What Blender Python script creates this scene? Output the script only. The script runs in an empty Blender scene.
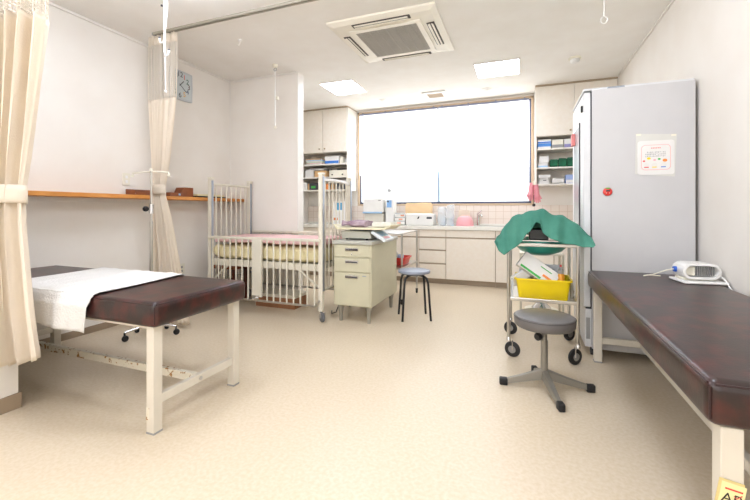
import bpy, bmesh, math, random
from mathutils import Vector, Matrix
random.seed(7)
C = bpy.context.scene.collection
PI = math.pi

# ------------------------------------------------------------------ materials
def lin(h):
    h = h.lstrip('#'); v = [int(h[i:i+2], 16)/255 for i in (0, 2, 4)]
    return tuple((c/12.92 if c <= .04045 else ((c+.055)/1.055)**2.4) for c in v) + (1,)
MC = {}
def mat(name, col, rough=.5, metal=0, col2=None, scale=8, bump=0, bscale=60, spec=.5, coat=0, emit=0, alpha=1, trans=0, sub=0, detail=4, lo=.35, hi=.65):
    if name in MC: return MC[name]
    m = bpy.data.materials.new(name); m.use_nodes = True
    nt = m.node_tree; b = nt.nodes['Principled BSDF']
    b.inputs['Base Color'].default_value = lin(col)
    b.inputs['Roughness'].default_value = rough; b.inputs['Metallic'].default_value = metal
    b.inputs['Specular IOR Level'].default_value = spec; b.inputs['Coat Weight'].default_value = coat
    b.inputs['Coat Roughness'].default_value = .25
    b.inputs['Alpha'].default_value = alpha; b.inputs['Transmission Weight'].default_value = trans
    tc = nt.nodes.new('ShaderNodeTexCoord')
    n = nt.nodes.new('ShaderNodeTexNoise'); n.inputs['Scale'].default_value = scale; n.inputs['Detail'].default_value = detail
    nt.links.new(tc.outputs['Object'], n.inputs['Vector'])
    r = nt.nodes.new('ShaderNodeValToRGB')
    a = lin(col); c2 = lin(col2) if col2 else tuple(x*.955 for x in a[:3]) + (1,)
    r.color_ramp.elements[0].position = lo; r.color_ramp.elements[1].position = hi
    r.color_ramp.elements[0].color = c2; r.color_ramp.elements[1].color = a
    nt.links.new(n.outputs['Fac'], r.inputs['Fac']); nt.links.new(r.outputs['Color'], b.inputs['Base Color'])
    if bump:
        n2 = nt.nodes.new('ShaderNodeTexNoise'); n2.inputs['Scale'].default_value = bscale; n2.inputs['Detail'].default_value = 3
        nt.links.new(tc.outputs['Object'], n2.inputs['Vector'])
        bp = nt.nodes.new('ShaderNodeBump'); bp.inputs['Strength'].default_value = bump; bp.inputs['Distance'].default_value = .01
        nt.links.new(n2.outputs['Fac'], bp.inputs['Height']); nt.links.new(bp.outputs['Normal'], b.inputs['Normal'])
    if emit:
        b.inputs['Emission Color'].default_value = lin(col); b.inputs['Emission Strength'].default_value = emit
    MC[name] = m; return m
def cloth_mat(name, col, trans=.35, col2=None, bump=.25, bscale=120):
    if name in MC: return MC[name]
    m = mat(name, col, .9, col2=col2, bump=bump, bscale=bscale, spec=.1); nt = m.node_tree
    b = nt.nodes['Principled BSDF']; out = nt.nodes['Material Output']
    t = nt.nodes.new('ShaderNodeBsdfTranslucent'); t.inputs['Color'].default_value = lin(col)
    mx = nt.nodes.new('ShaderNodeMixShader'); mx.inputs[0].default_value = trans
    nt.links.new(b.outputs[0], mx.inputs[1]); nt.links.new(t.outputs[0], mx.inputs[2]); nt.links.new(mx.outputs[0], out.inputs['Surface'])
    return m
WALL = mat('wallpaper', '#F3EDE4', .85, col2='#F0E9DF', scale=3, bump=.25, bscale=180, spec=.2)
CEIL = mat('ceiling_paper', '#F8F5EF', .9, col2='#F5F1EA', scale=4, bump=.2, bscale=150, spec=.1)
FLOOR = mat('vinyl_floor', '#DBCBB4', .34, col2='#D3C1A3', scale=60, detail=10, lo=.36, hi=.64, bump=.04, bscale=40, spec=.4)
BASEB = mat('baseboard_brown', '#A08C74', .5)
TRIMW = mat('moulding_white', '#F1ECE4', .5)
BLOND = mat('window_wood', '#D9BE9E', .5)
CABM = mat('cabinet_laminate', '#F2E9DB', .45, col2='#F0E5D5', scale=20)
CABW = mat('cabinet_white', '#F4EEE4', .45)
GAPM = mat('cabinet_groove', '#B7A288', .6)
KICK = mat('kickboard', '#A89680', .5)
COUNT = mat('counter_top', '#F4F0E6', .25)
CREAM = mat('cream_paint_metal', '#E2DBC9', .4, spec=.5)
CREAMD = mat('desk_enamel', '#CAC4A8', .4)
RUST = mat('rusty_cream_metal', '#E3DAC6', .5, col2='#A0702C', scale=38, detail=6, lo=.36, hi=.43)
BEDP = mat('bed_leg_paint', '#DCD3C2', .45)
VINYL = mat('maroon_vinyl', '#481C17', .32, col2='#231310', scale=13, detail=8, lo=.44, hi=.64, bump=.05, bscale=90, spec=.6)
VINYLS = mat('maroon_vinyl_seam', '#2E1414', .45)
SHEET = cloth_mat('white_towelling', '#EFECE6', .1, bump=.5, bscale=90)
CURT = cloth_mat('cream_curtain', '#FDF3E3', .4)
LACE = cloth_mat('cream_lace', '#FEF6E9', .4)
STEEL = mat('stainless', '#C9C6C0', .28, 1)
CHROME = mat('chrome', '#DADADC', .12, 1)
ALU = mat('aluminium_track', '#A9B0BC', .35, .9)
BLACK = mat('black_rubber', '#1B1B1D', .5)
BLACKM = mat('black_enamel', '#18181A', .3)
GREYR = mat('grey_rubber', '#6E6E70', .6)
WHITEP = mat('white_plastic', '#F5F3EE', .35)
IVORY = mat('ivory_plastic', '#EFE9D6', .4)
SHELFW = mat('orange_wood', '#D9944A', .4, col2='#C98238', scale=6)
BROWN = mat('brown_wood', '#8E4E26', .4, col2='#7A3E1C', scale=10)
DBROWN = mat('dark_brown_wood', '#5A2A1A', .35)
FRIDGE = mat('fridge_enamel', '#CBC9C8', .4, col2='#C9C7C6')
FRIDGEW = mat('fridge_white', '#DEDEDE', .35)
GREYV = mat('grey_seat_vinyl', '#6C6866', .38, bump=.05)
GREYP = mat('grey_metal_paint', '#8F8A80', .4, .4)
TEAL = cloth_mat('green_surgical_cloth', '#56927F', .1, col2='#4B8775', bscale=200)
TEALB = mat('green_basin', '#2F9C8E', .35)
YELLOW = mat('yellow_plastic', '#F5D613', .35)
RED = mat('red_plastic', '#E0453A', .4)
PINK = mat('pink_plastic', '#F3AFB4', .35)
PINKR = mat('pink_rubber', '#F29BA6', .5)
PINKQ = cloth_mat('pink_quilt', '#F5CFCB', .1)
CRM = cloth_mat('cream_bedding', '#F3E6B8', .1)
BLUE = mat('blue_print', '#3B7BD0', .5)
LBLUE = mat('pale_blue', '#A9CDEB', .5)
GREEN = mat('green_print', '#3FB24A', .5)
DGREEN = mat('dark_green_cloth', '#1F6B4A', .8, col2='#17553A', bump=.4)
CARD = mat('cardboard', '#D8AE7C', .8)
PAPER = mat('paper_white', '#EAE7E2', .8)
PAPERT = mat('tan_paper', '#F0CFA0', .8)
DARKG = mat('dark_grey', '#3A3B40', .5)
GREY = mat('mid_grey', '#9B9A97', .5)
ORANGE = mat('orange_print', '#F08C3C', .5)
FLORAL = cloth_mat('floral_cloth', '#C9B4BC', .05, col2='#8C7080')
TILE = None
GLOW = mat('lamp_diffuser', '#FFFFFF', .5, emit=7); GLOW.node_tree.nodes['Principled BSDF'].inputs['Emission Color'].default_value = (.88, .97, 1.15, 1)
def plastic_clear():
    m = bpy.data.materials.new('clear_plastic'); m.use_nodes = True; nt = m.node_tree; b = nt.nodes['Principled BSDF']
    b.inputs['Base Color'].default_value = lin('#EEF2F4'); b.inputs['Roughness'].default_value = .2
    b.inputs['Alpha'].default_value = .45; return m
CLEAR = plastic_clear()
def tile_mat():
    m = bpy.data.materials.new('wall_tiles'); m.use_nodes = True; nt = m.node_tree; b = nt.nodes['Principled BSDF']
    tc = nt.nodes.new('ShaderNodeTexCoord'); mp = nt.nodes.new('ShaderNodeMapping'); mp.inputs['Rotation'].default_value = (PI/2, 0, 0)
    br = nt.nodes.new('ShaderNodeTexBrick'); br.offset = 0; br.inputs['Scale'].default_value = 1
    br.inputs['Brick Width'].default_value = .108; br.inputs['Row Height'].default_value = .108; br.inputs['Mortar Size'].default_value = .003
    br.inputs['Color1'].default_value = lin('#F3E6DA'); br.inputs['Color2'].default_value = lin('#F1E2D6'); br.inputs['Mortar'].default_value = lin('#DCC7B4')
    nt.links.new(tc.outputs['Object'], mp.inputs[0]); nt.links.new(mp.outputs[0], br.inputs['Vector']); nt.links.new(br.outputs['Color'], b.inputs['Base Color'])
    b.inputs['Roughness'].default_value = .2; return m
TILE = tile_mat()
def blind_mat(name, strength):
    m = bpy.data.materials.new(name); m.use_nodes = True; nt = m.node_tree; b = nt.nodes['Principled BSDF']
    b.inputs['Base Color'].default_value = lin('#F4F4F2'); b.inputs['Roughness'].default_value = .9
    b.inputs['Emission Color'].default_value = lin('#FFFFFF'); b.inputs['Emission Strength'].default_value = strength; return m
BLIND = blind_mat('daylit_blind', .82); FROST = blind_mat('daylit_frosted_glass', .7)
FILL_GLOW = blind_mat('added_window_glow', .8)  # emission for the window added behind the camera as fill light
FROST.node_tree.nodes['Principled BSDF'].inputs['Emission Color'].default_value = lin('#F2FAFF')

# ------------------------------------------------------------------ builders
ORG = {}
class B:
    def __init__(s): s.bm = bmesh.new()
    def _merge(s, t, M=None):
        if M is not None: bmesh.ops.transform(t, matrix=M, verts=t.verts)
        me = bpy.data.meshes.new('t'); t.to_mesh(me); t.free(); s.bm.from_mesh(me); bpy.data.meshes.remove(me); return s
    def box(s, x0, x1, y0, y1, z0, z1, bev=0, M=None, seg=2):
        t = bmesh.new(); bmesh.ops.create_cube(t, size=1)
        for v in t.verts: v.co = Vector(((x0+x1)/2+v.co.x*(x1-x0), (y0+y1)/2+v.co.y*(y1-y0), (z0+z1)/2+v.co.z*(z1-z0)))
        if bev: bmesh.ops.bevel(t, geom=t.edges[:], offset=min(bev, .45*min(abs(x1-x0), abs(y1-y0), abs(z1-z0))), segments=seg, profile=.5, affect='EDGES')
        return s._merge(t, M)
    def tube(s, pts, r, seg=10, closed=False):
        pts = [Vector(p) for p in pts]; n = len(pts); t = bmesh.new(); rings = []
        prev = None
        for i, p in enumerate(pts):
            if closed: d = (pts[(i+1) % n]-pts[i-1])
            else: d = (pts[min(i+1, n-1)]-pts[max(i-1, 0)])
            d.normalize()
            if prev is None:
                a = Vector((0, 0, 1)) if abs(d.z) < .9 else Vector((1, 0, 0)); u = d.cross(a).normalized()
            else:
                u = (prev-d*prev.dot(d)).normalized()
            prev = u; w = d.cross(u)
            rr = r[i] if isinstance(r, (list, tuple)) else r
            rings.append([t.verts.new(p+(u*math.cos(2*PI*k/seg)+w*math.sin(2*PI*k/seg))*rr) for k in range(seg)])
        for i in range(n if closed else n-1):
            A, Bq = rings[i], rings[(i+1) % n]
            for k in range(seg): t.faces.new((A[k], A[(k+1) % seg], Bq[(k+1) % seg], Bq[k]))
        if not closed: t.faces.new(rings[0][::-1]); t.faces.new(rings[-1])
        bmesh.ops.recalc_face_normals(t, faces=t.faces[:])
        return s._merge(t)
    def lathe(s, prof, c=(0, 0, 0), seg=32, M=None, sx=1, sy=1):
        t = bmesh.new(); rings = []
        for r, z in prof:
            if r < 1e-6: rings.append([t.verts.new((0, 0, z))])
            else: rings.append([t.verts.new((r*sx*math.cos(2*PI*k/seg), r*sy*math.sin(2*PI*k/seg), z)) for k in range(seg)])
        for a, b in zip(rings, rings[1:]):
            for k in range(seg):
                f = [a[k % len(a)], a[(k+1) % len(a)], b[(k+1) % len(b)], b[k % len(b)]]
                f = list(dict.fromkeys(f))
                if len(f) > 2: t.faces.new(f)
        if len(rings[0]) > 1: t.faces.new(rings[0][::-1])
        if len(rings[-1]) > 1: t.faces.new(rings[-1])
        bmesh.ops.recalc_face_normals(t, faces=t.faces[:])
        return s._merge(t, (Matrix.Translation(c) @ M) if M is not None else Matrix.Translation(c))
    def cyl(s, p0, p1, r, seg=20): return s.tube([p0, p1], r, seg)
    def wheel(s, c, ax, r, w, seg=24):   # disc with rounded tread, axis ax
        M = Vector(ax).to_track_quat('Z', 'Y').to_matrix().to_4x4()
        return s.lathe([(0, -w/2), (r*.8, -w/2), (r*.95, -w*.35), (r, 0), (r*.95, w*.35), (r*.8, w/2), (0, w/2)], c, seg, M)
    def prism(s, pts, axis, a0, a1, bev=0):
        t = bmesh.new()
        def P(p, a): return {'x': (a, p[0], p[1]), 'y': (p[0], a, p[1]), 'z': (p[0], p[1], a)}[axis]
        f0 = t.faces.new([t.verts.new(P(p, a0)) for p in pts])
        r = bmesh.ops.extrude_face_region(t, geom=[f0]); d = P((0, 0), a1-a0)
        bmesh.ops.translate(t, vec=d, verts=[v for v in r['geom'] if isinstance(v, bmesh.types.BMVert)])
        bmesh.ops.recalc_face_normals(t, faces=t.faces[:])
        if bev: bmesh.ops.bevel(t, geom=t.edges[:], offset=bev, segments=2, profile=.5, affect='EDGES')
        return s._merge(t)
    def grid(s, f, nu, nv, cu=False):
        t = bmesh.new(); V = [[t.verts.new(f(i/nu, j/nv)) for j in range(nv+1)] for i in range(nu if cu else nu+1)]
        for i in range(nu):
            for j in range(nv):
                a, b = V[i], V[(i+1) % len(V)]
                t.faces.new((a[j], b[j], b[j+1], a[j+1]))
        return s._merge(t)
def tag(o, label, cat, group=None, kind=None):
    o['label'] = label; o['category'] = cat
    if group: o['group'] = group
    if kind: o['kind'] = kind
    return o
def root(name, loc, label, cat, group=None, kind=None):
    o = bpy.data.objects.new(name, None); o.empty_display_size = .05; C.objects.link(o); o.location = loc
    ORG[o.name] = Vector(loc); return tag(o, label, cat, group, kind)
def obj(name, b, m, parent=None, smooth=False, label=None, mods=None):
    me = bpy.data.meshes.new(name); b.bm.to_mesh(me); b.bm.free()
    if parent: org = ORG[parent.name]
    else:
        xs = [v.co for v in me.vertices]
        org = Vector(((min(v.x for v in xs)+max(v.x for v in xs))/2, (min(v.y for v in xs)+max(v.y for v in xs))/2, min(v.z for v in xs)))
    me.transform(Matrix.Translation(-org))
    me.materials.append(m)
    o = bpy.data.objects.new(name, me); C.objects.link(o)
    if parent: o.parent = parent
    else: o.location = org
    ORG[o.name] = org
    if smooth:
        for p in me.polygons: p.use_smooth = True
        try: me.set_sharp_from_angle(angle=math.radians(40))
        except Exception: pass
    if label: o['label'] = label
    if mods:
        for k, kw in mods:
            md = o.modifiers.new(k.lower(), k)
            for a, v in kw.items(): setattr(md, a, v)
    return o
def structure(name, b, m, smooth=False, parent=None):
    o = obj(name, b, m, parent, smooth)
    if not parent: o['kind'] = 'structure'
    return o
def copy_tree(o, parent=None):
    c = o.copy(); C.objects.link(c); c.parent = parent
    for ch in o.children: copy_tree(ch, c)
    return c
def text(name, s, size, M, m, parent, ext=.0008, label=None):
    cu = bpy.data.curves.new('t', 'FONT'); cu.body = s; cu.size = size; cu.extrude = ext; cu.align_x = 'CENTER'; cu.align_y = 'CENTER'
    to = bpy.data.objects.new('t', cu); C.objects.link(to)
    bpy.context.view_layer.update()
    me = bpy.data.meshes.new_from_object(to.evaluated_get(bpy.context.evaluated_depsgraph_get()))
    bpy.data.objects.remove(to); me.transform(M)
    b = B(); b.bm.from_mesh(me); bpy.data.meshes.remove(me)
    return obj(name, b, m, parent, label=label)
def put(b, s, size, M):
    """add lettering to a mesh collector"""
    cu = bpy.data.curves.new('t', 'FONT'); cu.body = s; cu.size = size; cu.extrude = .0006; cu.align_x = 'CENTER'; cu.align_y = 'CENTER'
    to = bpy.data.objects.new('t', cu); C.objects.link(to); bpy.context.view_layer.update()
    me = bpy.data.meshes.new_from_object(to.evaluated_get(bpy.context.evaluated_depsgraph_get()))
    bpy.data.objects.remove(to); me.transform(M); b.bm.from_mesh(me); bpy.data.meshes.remove(me)
def frameM(o, xd, yd):
    x = Vector(xd).normalized(); y = Vector(yd).normalized(); z = x.cross(y)
    M = Matrix((x, y, z)).transposed().to_4x4(); M.translation = Vector(o); return M

XL, XR, YB, YF, H = -3.61, 1.145, 6.05, -1.7, 2.8
XN, YN = -2.62, 1.28       # the nearer stretch of left wall stands further in
PY0, PY1, PX = 4.05, 4.18, -2.58

# ------------------------------------------------------------------ the room
structure('floor', B().box(XL-.1, XR+.1, YF-.1, YB+.1, -.1, 0), FLOOR)
structure('ceiling', B().box(XL-.1, XR+.1, YF-.1, YB+.1, H, H+.1), CEIL)
structure('wall_left', B().box(XL-.1, XL, YN, YB+.1, 0, H), WALL)
structure('wall_near_left', B().box(XL-.1, XN, YF-.1, YN, 0, H), WALL)
structure('wall_right', B().box(XR, XR+.1, YF-.1, YB+.1, 0, H), WALL)
wf = B(); wf.box(XN, -2.3, YF-.1, YF, 0, H); wf.box(.9, XR, YF-.1, YF, 0, H); wf.box(-2.3, .9, YF-.1, YF, 0, .8); wf.box(-2.3, .9, YF-.1, YF, 2.5, H)
structure('wall_front', wf, WALL)
w2 = bpy.data.objects.new('added_window', None); C.objects.link(w2); w2.location = (-.7, YF, .8); w2['kind'] = 'structure'; ORG['added_window'] = Vector((-.7, YF, .8))  # unseen window added in the front wall to brighten the room
w = B()
for a in ((-2.3, -2.26, .8, 2.5), (.86, .9, .8, 2.5), (-2.26, .86, .8, .84), (-2.26, .86, 2.46, 2.5), (-.72, -.68, .84, 2.46)): w.box(a[0], a[1], YF-.08, YF+.02, a[2], a[3], .003)
obj('window_frame', w, BLOND, w2); obj('window_pane', B().box(-2.26, .86, YF-.06, YF-.05, .84, 2.46), FILL_GLOW, w2)
structure('wall_partition', B().box(XL, PX, PY0, PY1, 0, H), WALL)
WX0, WX1, WZ0, WZ1 = -2.635, .16, 1.2, 2.765
wb = B()
wb.box(XL, WX0, YB, YB+.1, 0, H); wb.box(WX1, XR, YB, YB+.1, 0, H)
wb.box(WX0, WX1, YB, YB+.1, 0, WZ0); wb.box(WX0, WX1, YB, YB+.1, WZ1, H)
structure('wall_back', wb, WALL)
t = structure('trim_1', B().box(XL, XR, YB-.012, YB, .86, WZ0-.03), TILE)
for n, (b, m) in {
    'trim_2': (B().box(XL, XL+.018, YN, PY0, H-.022, H, .004), TRIMW),
    'trim_3': (B().box(XL+.018, PX, PY0-.018, PY0, H-.022, H, .004), TRIMW),
    'trim_4': (B().box(XR-.018, XR, YF, 5.6, H-.022, H, .004), TRIMW),
    'trim_5': (B().box(PX, PX+.012, PY0-.004, PY1, 0, H, .003), TRIMW),
    'trim_6': (B().box(XL, XL+.008, PY0-.008, PY0, .08, H-.03, .002), TRIMW),
    'baseboard_left': (B().box(XL, XL+.012, YN, PY0, 0, .06, .003), BASEB),
    'baseboard_near_left': (B().box(XN, XN+.012, YF, YN+.012, 0, .085, .003), BASEB),
    'baseboard_partition': (B().box(XL+.012, PX, PY0-.012, PY0, 0, .06, .003), BASEB),
    'baseboard_right': (B().box(XR-.012, XR, YF, 5.6, 0, .06, .003), BASEB)}.items(): structure(n, b, m)
# window
w = B()
for a in ((WX0, WX0+.035, WZ0, WZ1), (WX1-.035, WX1, WZ0, WZ1), (WX0, WX1, WZ1-.03, WZ1), (WX0, WX1, WZ0-.03, WZ0)):
    w.box(a[0], a[1], YB-.02, YB+.08, a[2], a[3], .003)
win = root('window_1', ((WX0+WX1)/2, YB, WZ0), 'wide window with a wooden surround over the sink counter', 'window', kind='structure')
del win['category']; del win['label']
obj('window_frame', w, BLOND, win)
NAVY = mat('dark_sash', '#5A6076', .4, .5)
w = B(); w.box(WX1-.062, WX1-.035, YB+.01, YB+.05, WZ0, WZ1-.03, .002); w.box(WX0+.035, WX0+.05, YB+.01, YB+.05, WZ0, WZ1-.03, .002)
w.box(WX0+.05, WX1-.062, YB+.01, YB+.05, WZ0, WZ0+.032, .002); w.box(WX0+.05, WX1-.062, YB+.01, YB+.05, WZ1-.055, WZ1-.03, .002)
obj('sash_frame', w, NAVY, win)
obj('mullion', B().box(-1.262, -1.225, YB+.01, YB+.05, WZ0+.032, WZ1-.055, .002), mat('pale_sash', '#A9C0D6', .4), win)
obj('window_pane', B().box(WX0+.04, WX1-.05, YB+.052, YB+.06, WZ0, WZ1-.03), FROST, win)
# roller blinds (two, side by side) lit from behind by daylight
def blind(x0, x1, zb, label):
    r = root('roller_blind', ((x0+x1)/2, YB-.03, WZ1), label, 'blind', 'roller blinds at the window')
    obj('blind_fabric', B().box(x0, x1, YB-.024, YB-.022, zb, WZ1-.05), BLIND, r)
    b = B().cyl((x0, YB-.03, WZ1-.045), (x1, YB-.03, WZ1-.045), .016)
    for q in range(4):
        xx = x0+.06+(x1-x0-.12)*q/3; b.box(xx-.012, xx+.012, YB-.05, YB-.02, WZ1-.066, WZ1-.02, .003)
    obj('blind_roller', b, mat('blind_headrail', '#8A90A4', .35, .5), r, True)
    obj('hem_bar', B().box(x0, x1, YB-.03, YB-.018, zb-.012, zb, .003), WHITEP, r)
blind(WX0+.045, -1.252, 1.70, 'white roller blind covering the left part of the wide window')
blind(-1.235, WX1-.065, 1.72, 'white roller blind covering the right part of the wide window')

# ------------------------------------------------------------------ ceiling fittings
def ceiling_light(x0, x1, y0, y1, label, drop=.0):
    r = root('ceiling_light', ((x0+x1)/2, (y0+y1)/2, H), label, 'ceiling light', 'square ceiling lights')
    f = B()
    for a in ((x0, x1, y0, y0+.012), (x0, x1, y1-.012, y1), (x0, x0+.012, y0+.012, y1-.012), (x1-.012, x1, y0+.012, y1-.012)): f.box(a[0], a[1], a[2], a[3], H-.012, H)
    obj('light_frame', f, TRIMW, r); obj('diffuser', B().box(x0+.012, x1-.012, y0+.012, y1-.012, H-.008-drop, H-.002, .0), GLOW, r)
ceiling_light(-2.55, -2.06, 4.53, 5.08, 'square ceiling light panel left of the air conditioner, toward the wall cupboards')
ceiling_light(-.53, -.02, 4.57, 5.08, 'square ceiling light panel above the sink, right of the air conditioner')
for k, (x, y) in enumerate(((-2.2, 1.75), (-.1, 1.75), (-1.9, -.4), (-.1, -.4))):  # four unseen light boxes added to lift the brightness of walls and ceiling
    ceiling_light(x-.27, x+.27, y-.27, y+.27, 'unseen fill light box added over the near part of the room, ' + ('beside the left bed', 'beside the right bed', 'behind the viewpoint at left', 'behind the viewpoint at right')[k], .13)
# air conditioner cassette
ax0, ax1, ay0, ay1 = -1.66, -.665, 3.08, 4.06
AC = mat('aircon_plastic', '#F2EBDB', .4)
r = root('air_conditioner', (-1.15, 3.51, H), 'square white ceiling cassette air conditioner with a grey centre grille', 'air conditioner')
t = B(); cx, cy = (ax0+ax1)/2, (ay0+ay1)/2
hw = (ax1-ax0)/2; prof = [(hw, H-.002), (hw, H-.02), (hw-.05, H-.04), (hw-.17, H-.045)]
def sq(b, prof):
    tt = bmesh.new(); R = []
    for h_, z in prof: R.append([tt.verts.new((cx+sx*h_, cy+sy*h_*(ay1-ay0)/(ax1-ax0), z)) for sx, sy in ((-1, -1), (1, -1), (1, 1), (-1, 1))])
    for a, c in zip(R, R[1:]):
        for k in range(4): tt.faces.new((a[k], a[(k+1) % 4], c[(k+1) % 4], c[k]))
    tt.faces.new(R[-1]); tt.faces.new(R[0][::-1]); bmesh.ops.recalc_face_normals(tt, faces=tt.faces[:]); b._merge(tt)
sq(t, prof); obj('housing', t, AC, r)
g = B(); q = .29
for a in ((-q-.05, q+.05, -q-.05, -q), (-q-.05, q+.05, q, q+.05), (-q-.05, -q, -q, q), (q, q+.05, -q, q)): g.box(cx+a[0], cx+a[1], cy+a[2], cy+a[3], H-.056, H-.044, .003)
obj('grille_frame', g, AC, r)
g = B().box(cx-q, cx+q, cy-q, cy+q, H-.049, H-.0475)
obj('grille_backing', g, mat('grille_dark', '#5E584E', .6), r)
g = B()
for k in range(26):
    y = cy-q+.012+k*(2*q-.024)/25; g.box(cx-q, cx+q, y-.0045, y+.0045, H-.055, H-.049)
for k in range(7):
    x = cx-q+(k+.5)*2*q/7; g.box(x-.003, x+.003, cy-q, cy+q, H-.055, H-.047)
obj('grille', g, mat('grille_grey', '#B5AFA2', .5), r)
for dx, dy in ((0, -1), (0, 1), (-1, 0), (1, 0)):
    o_ = .405
    if dx: X = (cx+dx*o_-.035, cx+dx*o_+.035, cy-.24, cy+.24)
    else: X = (cx-.27, cx+.27, cy+dy*o_-.03, cy+dy*o_+.03)
    op = obj('air_outlet', B().box(*X, H-.0465, H-.036, .002), mat('outlet_dark', '#4A4136', .6), r)
    f = B()
    for s_ in range(2):
        tw = .45 if s_ else -.15
        if dx: M = Matrix.Translation((cx+dx*o_+(s_-.5)*.03, cy, H-.052)) @ Matrix.Rotation(tw, 4, 'Y'); f.box(-.010, .010, -.225, .225, -.003, .003, .001, M)
        else: M = Matrix.Translation((cx, cy+dy*o_+(s_-.5)*.028, H-.052)) @ Matrix.Rotation(tw, 4, 'X'); f.box(-.25, .25, -.008, .008, -.003, .003, .001, M)
    obj('louvre', f, AC, op)
# vent
r = root('ceiling_vent', (-1.19, 5.57, H), 'small square ceiling vent with beige slats in front of the window', 'vent')
f = B()
for a in ((-1.36, -1.02, 5.42, 5.48), (-1.36, -1.02, 5.69, 5.75), (-1.36, -1.3, 5.48, 5.69), (-1.08, -1.02, 5.48, 5.69)): f.box(*a, H-.018, H, .004)
obj('vent_frame', f, WHITEP, r)
f = B()
for k in range(9): f.box(-1.3, -1.08, 5.485+k*.023, 5.498+k*.023, H-.013, H-.004)
obj('slats', f, mat('vent_beige', '#C9B49A', .6), r)
for x, y, s_, nm, lb, ct in ((.55, 4.79, 1, 'smoke_detector', 'round white smoke detector on the ceiling above the tall fridge', 'smoke detector'),):
    r = root(nm, (x, y, H), lb, ct)
    obj('base_ring', B().lathe([(0, H), (.065, H), (.065, H-.014), (.05, H-.02), (0, H-.02)], (x, y, 0)), IVORY, r, True)
    obj('sensor_dome', B().lathe([(.048, H-.02), (.05, H-.035), (.04, H-.055), (.02, H-.062), (0, H-.063)], (x, y, 0)), WHITEP, r, True)
for x, y, lb in ((-2.0, 5.57, 'small round ceiling sensor left of the slatted ceiling vent'), (-.46, 5.58, 'small round ceiling sensor right of the slatted ceiling vent')):
    o = obj('ceiling_sensor', B().lathe([(0, H), (.07, H), (.068, H-.01), (.045, H-.016), (.03, H-.03), (0, H-.034)], (x, y, 0)), WHITEP, None, True); tag(o, lb, 'ceiling sensor', 'round ceiling sensors')
# drip hooks hanging from the ceiling
def rodpath(o): return o
r = root('drip_hook', (-2.6, 2.2, H), 'white double hook rod hanging in front of the far gathered curtain', 'hook')
obj('mount', B().box(-2.63, -2.57, 2.185, 2.215, H-.02, H, .004), IVORY, r)
b = B().tube([(-2.6, 2.2, H-.02), (-2.6, 2.2, 2.7), (-2.6, 2.2, 2.4), (-2.6, 2.2, 2.33), (-2.592, 2.2, 2.305), (-2.575, 2.2, 2.297), (-2.56, 2.2, 2.308), (-2.555, 2.2, 2.335)], .008)
b.tube([(-2.6, 2.2, 2.74), (-2.575, 2.2, 2.715), (-2.575, 2.2, 2.66), (-2.598, 2.2, 2.5), (-2.6, 2.2, 2.44), (-2.61, 2.2, 2.415), (-2.63, 2.2, 2.405), (-2.65, 2.2, 2.42), (-2.656, 2.2, 2.445)], .0065)
obj('hook_rod', b, WHITEP, r, True)
obj('hook_tip', B().lathe([(0, -.009), (.008, -.005), (.008, .006), (0, .01)], (-2.555, 2.2, 2.34), 12), DARKG, r, True)
obj('hook_tip', B().lathe([(0, -.009), (.008, -.005), (.008, .006), (0, .01)], (-2.656, 2.2, 2.452), 12), DARKG, r, True)
obj('hook_tip', B().lathe([(0, -.009), (.008, -.005), (.008, .006), (0, .01)], (-2.632, 2.2, 2.70), 12), DARKG, r, True)
obj('pull_cord', B().tube([(-2.597, 2.2, 2.3), (-2.592, 2.2, 2.03)], .003, 6).lathe([(0, -.012), (.01, -.006), (.01, .006), (0, .012)], (-2.592, 2.2, 2.022), 12), WHITEP, r, True)
r = root('drip_hook', (-2.7, 3.77, H), 'slim white adjustable rod hanging from the ceiling by the partition wall', 'hook')
obj('mount', B().lathe([(0, H), (.035, H), (.03, H-.02), (.012, H-.035), (0, H-.035)], (-2.7, 3.77, 0)), IVORY, r, True)
obj('ring', B().tube([(-2.7+.018*math.cos(a*PI/6), 3.77, H-.055+.018*math.sin(a*PI/6)) for a in range(12)], .004, 8, True), GREY, r, True)
obj('hook_rod', B().tube([(-2.7, 3.77, H-.07), (-2.7, 3.77, 2.35)], .005).tube([(-2.7, 3.77, 2.5), (-2.7, 3.77, 2.09)], .009), WHITEP, r, True)
obj('slider', B().box(-2.685, -2.655, 3.755, 3.785, 2.385, 2.425, .004), IVORY, r)
obj('end_ring', B().tube([(-2.715, 3.77, 2.065), (-2.7, 3.77, 2.085), (-2.685, 3.77, 2.065), (-2.7, 3.77, 2.05)], .005, 8, True), IVORY, r)
r = root('drip_hook', (.575, 3.3, H), 'thin white rod with an open ring hanging from the ceiling near the fridge', 'hook')
obj('mount', B().lathe([(0, H), (.03, H), (.02, H-.02), (0, H-.02)], (.575, 3.3, 0)), IVORY, r, True)
obj('hook_rod', B().tube([(.575, 3.3, H-.02), (.575, 3.3, 2.55)], .0055), WHITEP, r, True)
obj('ring', B().tube([(.575+.022*math.cos(a*PI/8), 3.3, 2.525+.026*math.sin(a*PI/8)) for a in range(-11, 4)], .004, 8), WHITEP, r, True)
r = root('ceiling_hook', (-2.63, 3.09, H), 'tiny white open hook screwed into the ceiling near the curtain rail', 'hook')
obj('mount', B().lathe([(0, H), (.022, H), (.018, H-.012), (0, H-.014)], (-2.63, 3.09, 0), 20), WHITEP, r, True)
obj('hook_wire', B().tube([(-2.63, 3.09, H-.012), (-2.63, 3.09, H-.03), (-2.645, 3.09, H-.055), (-2.66, 3.09, H-.045)], .004, 8), WHITEP, r, True)
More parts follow.
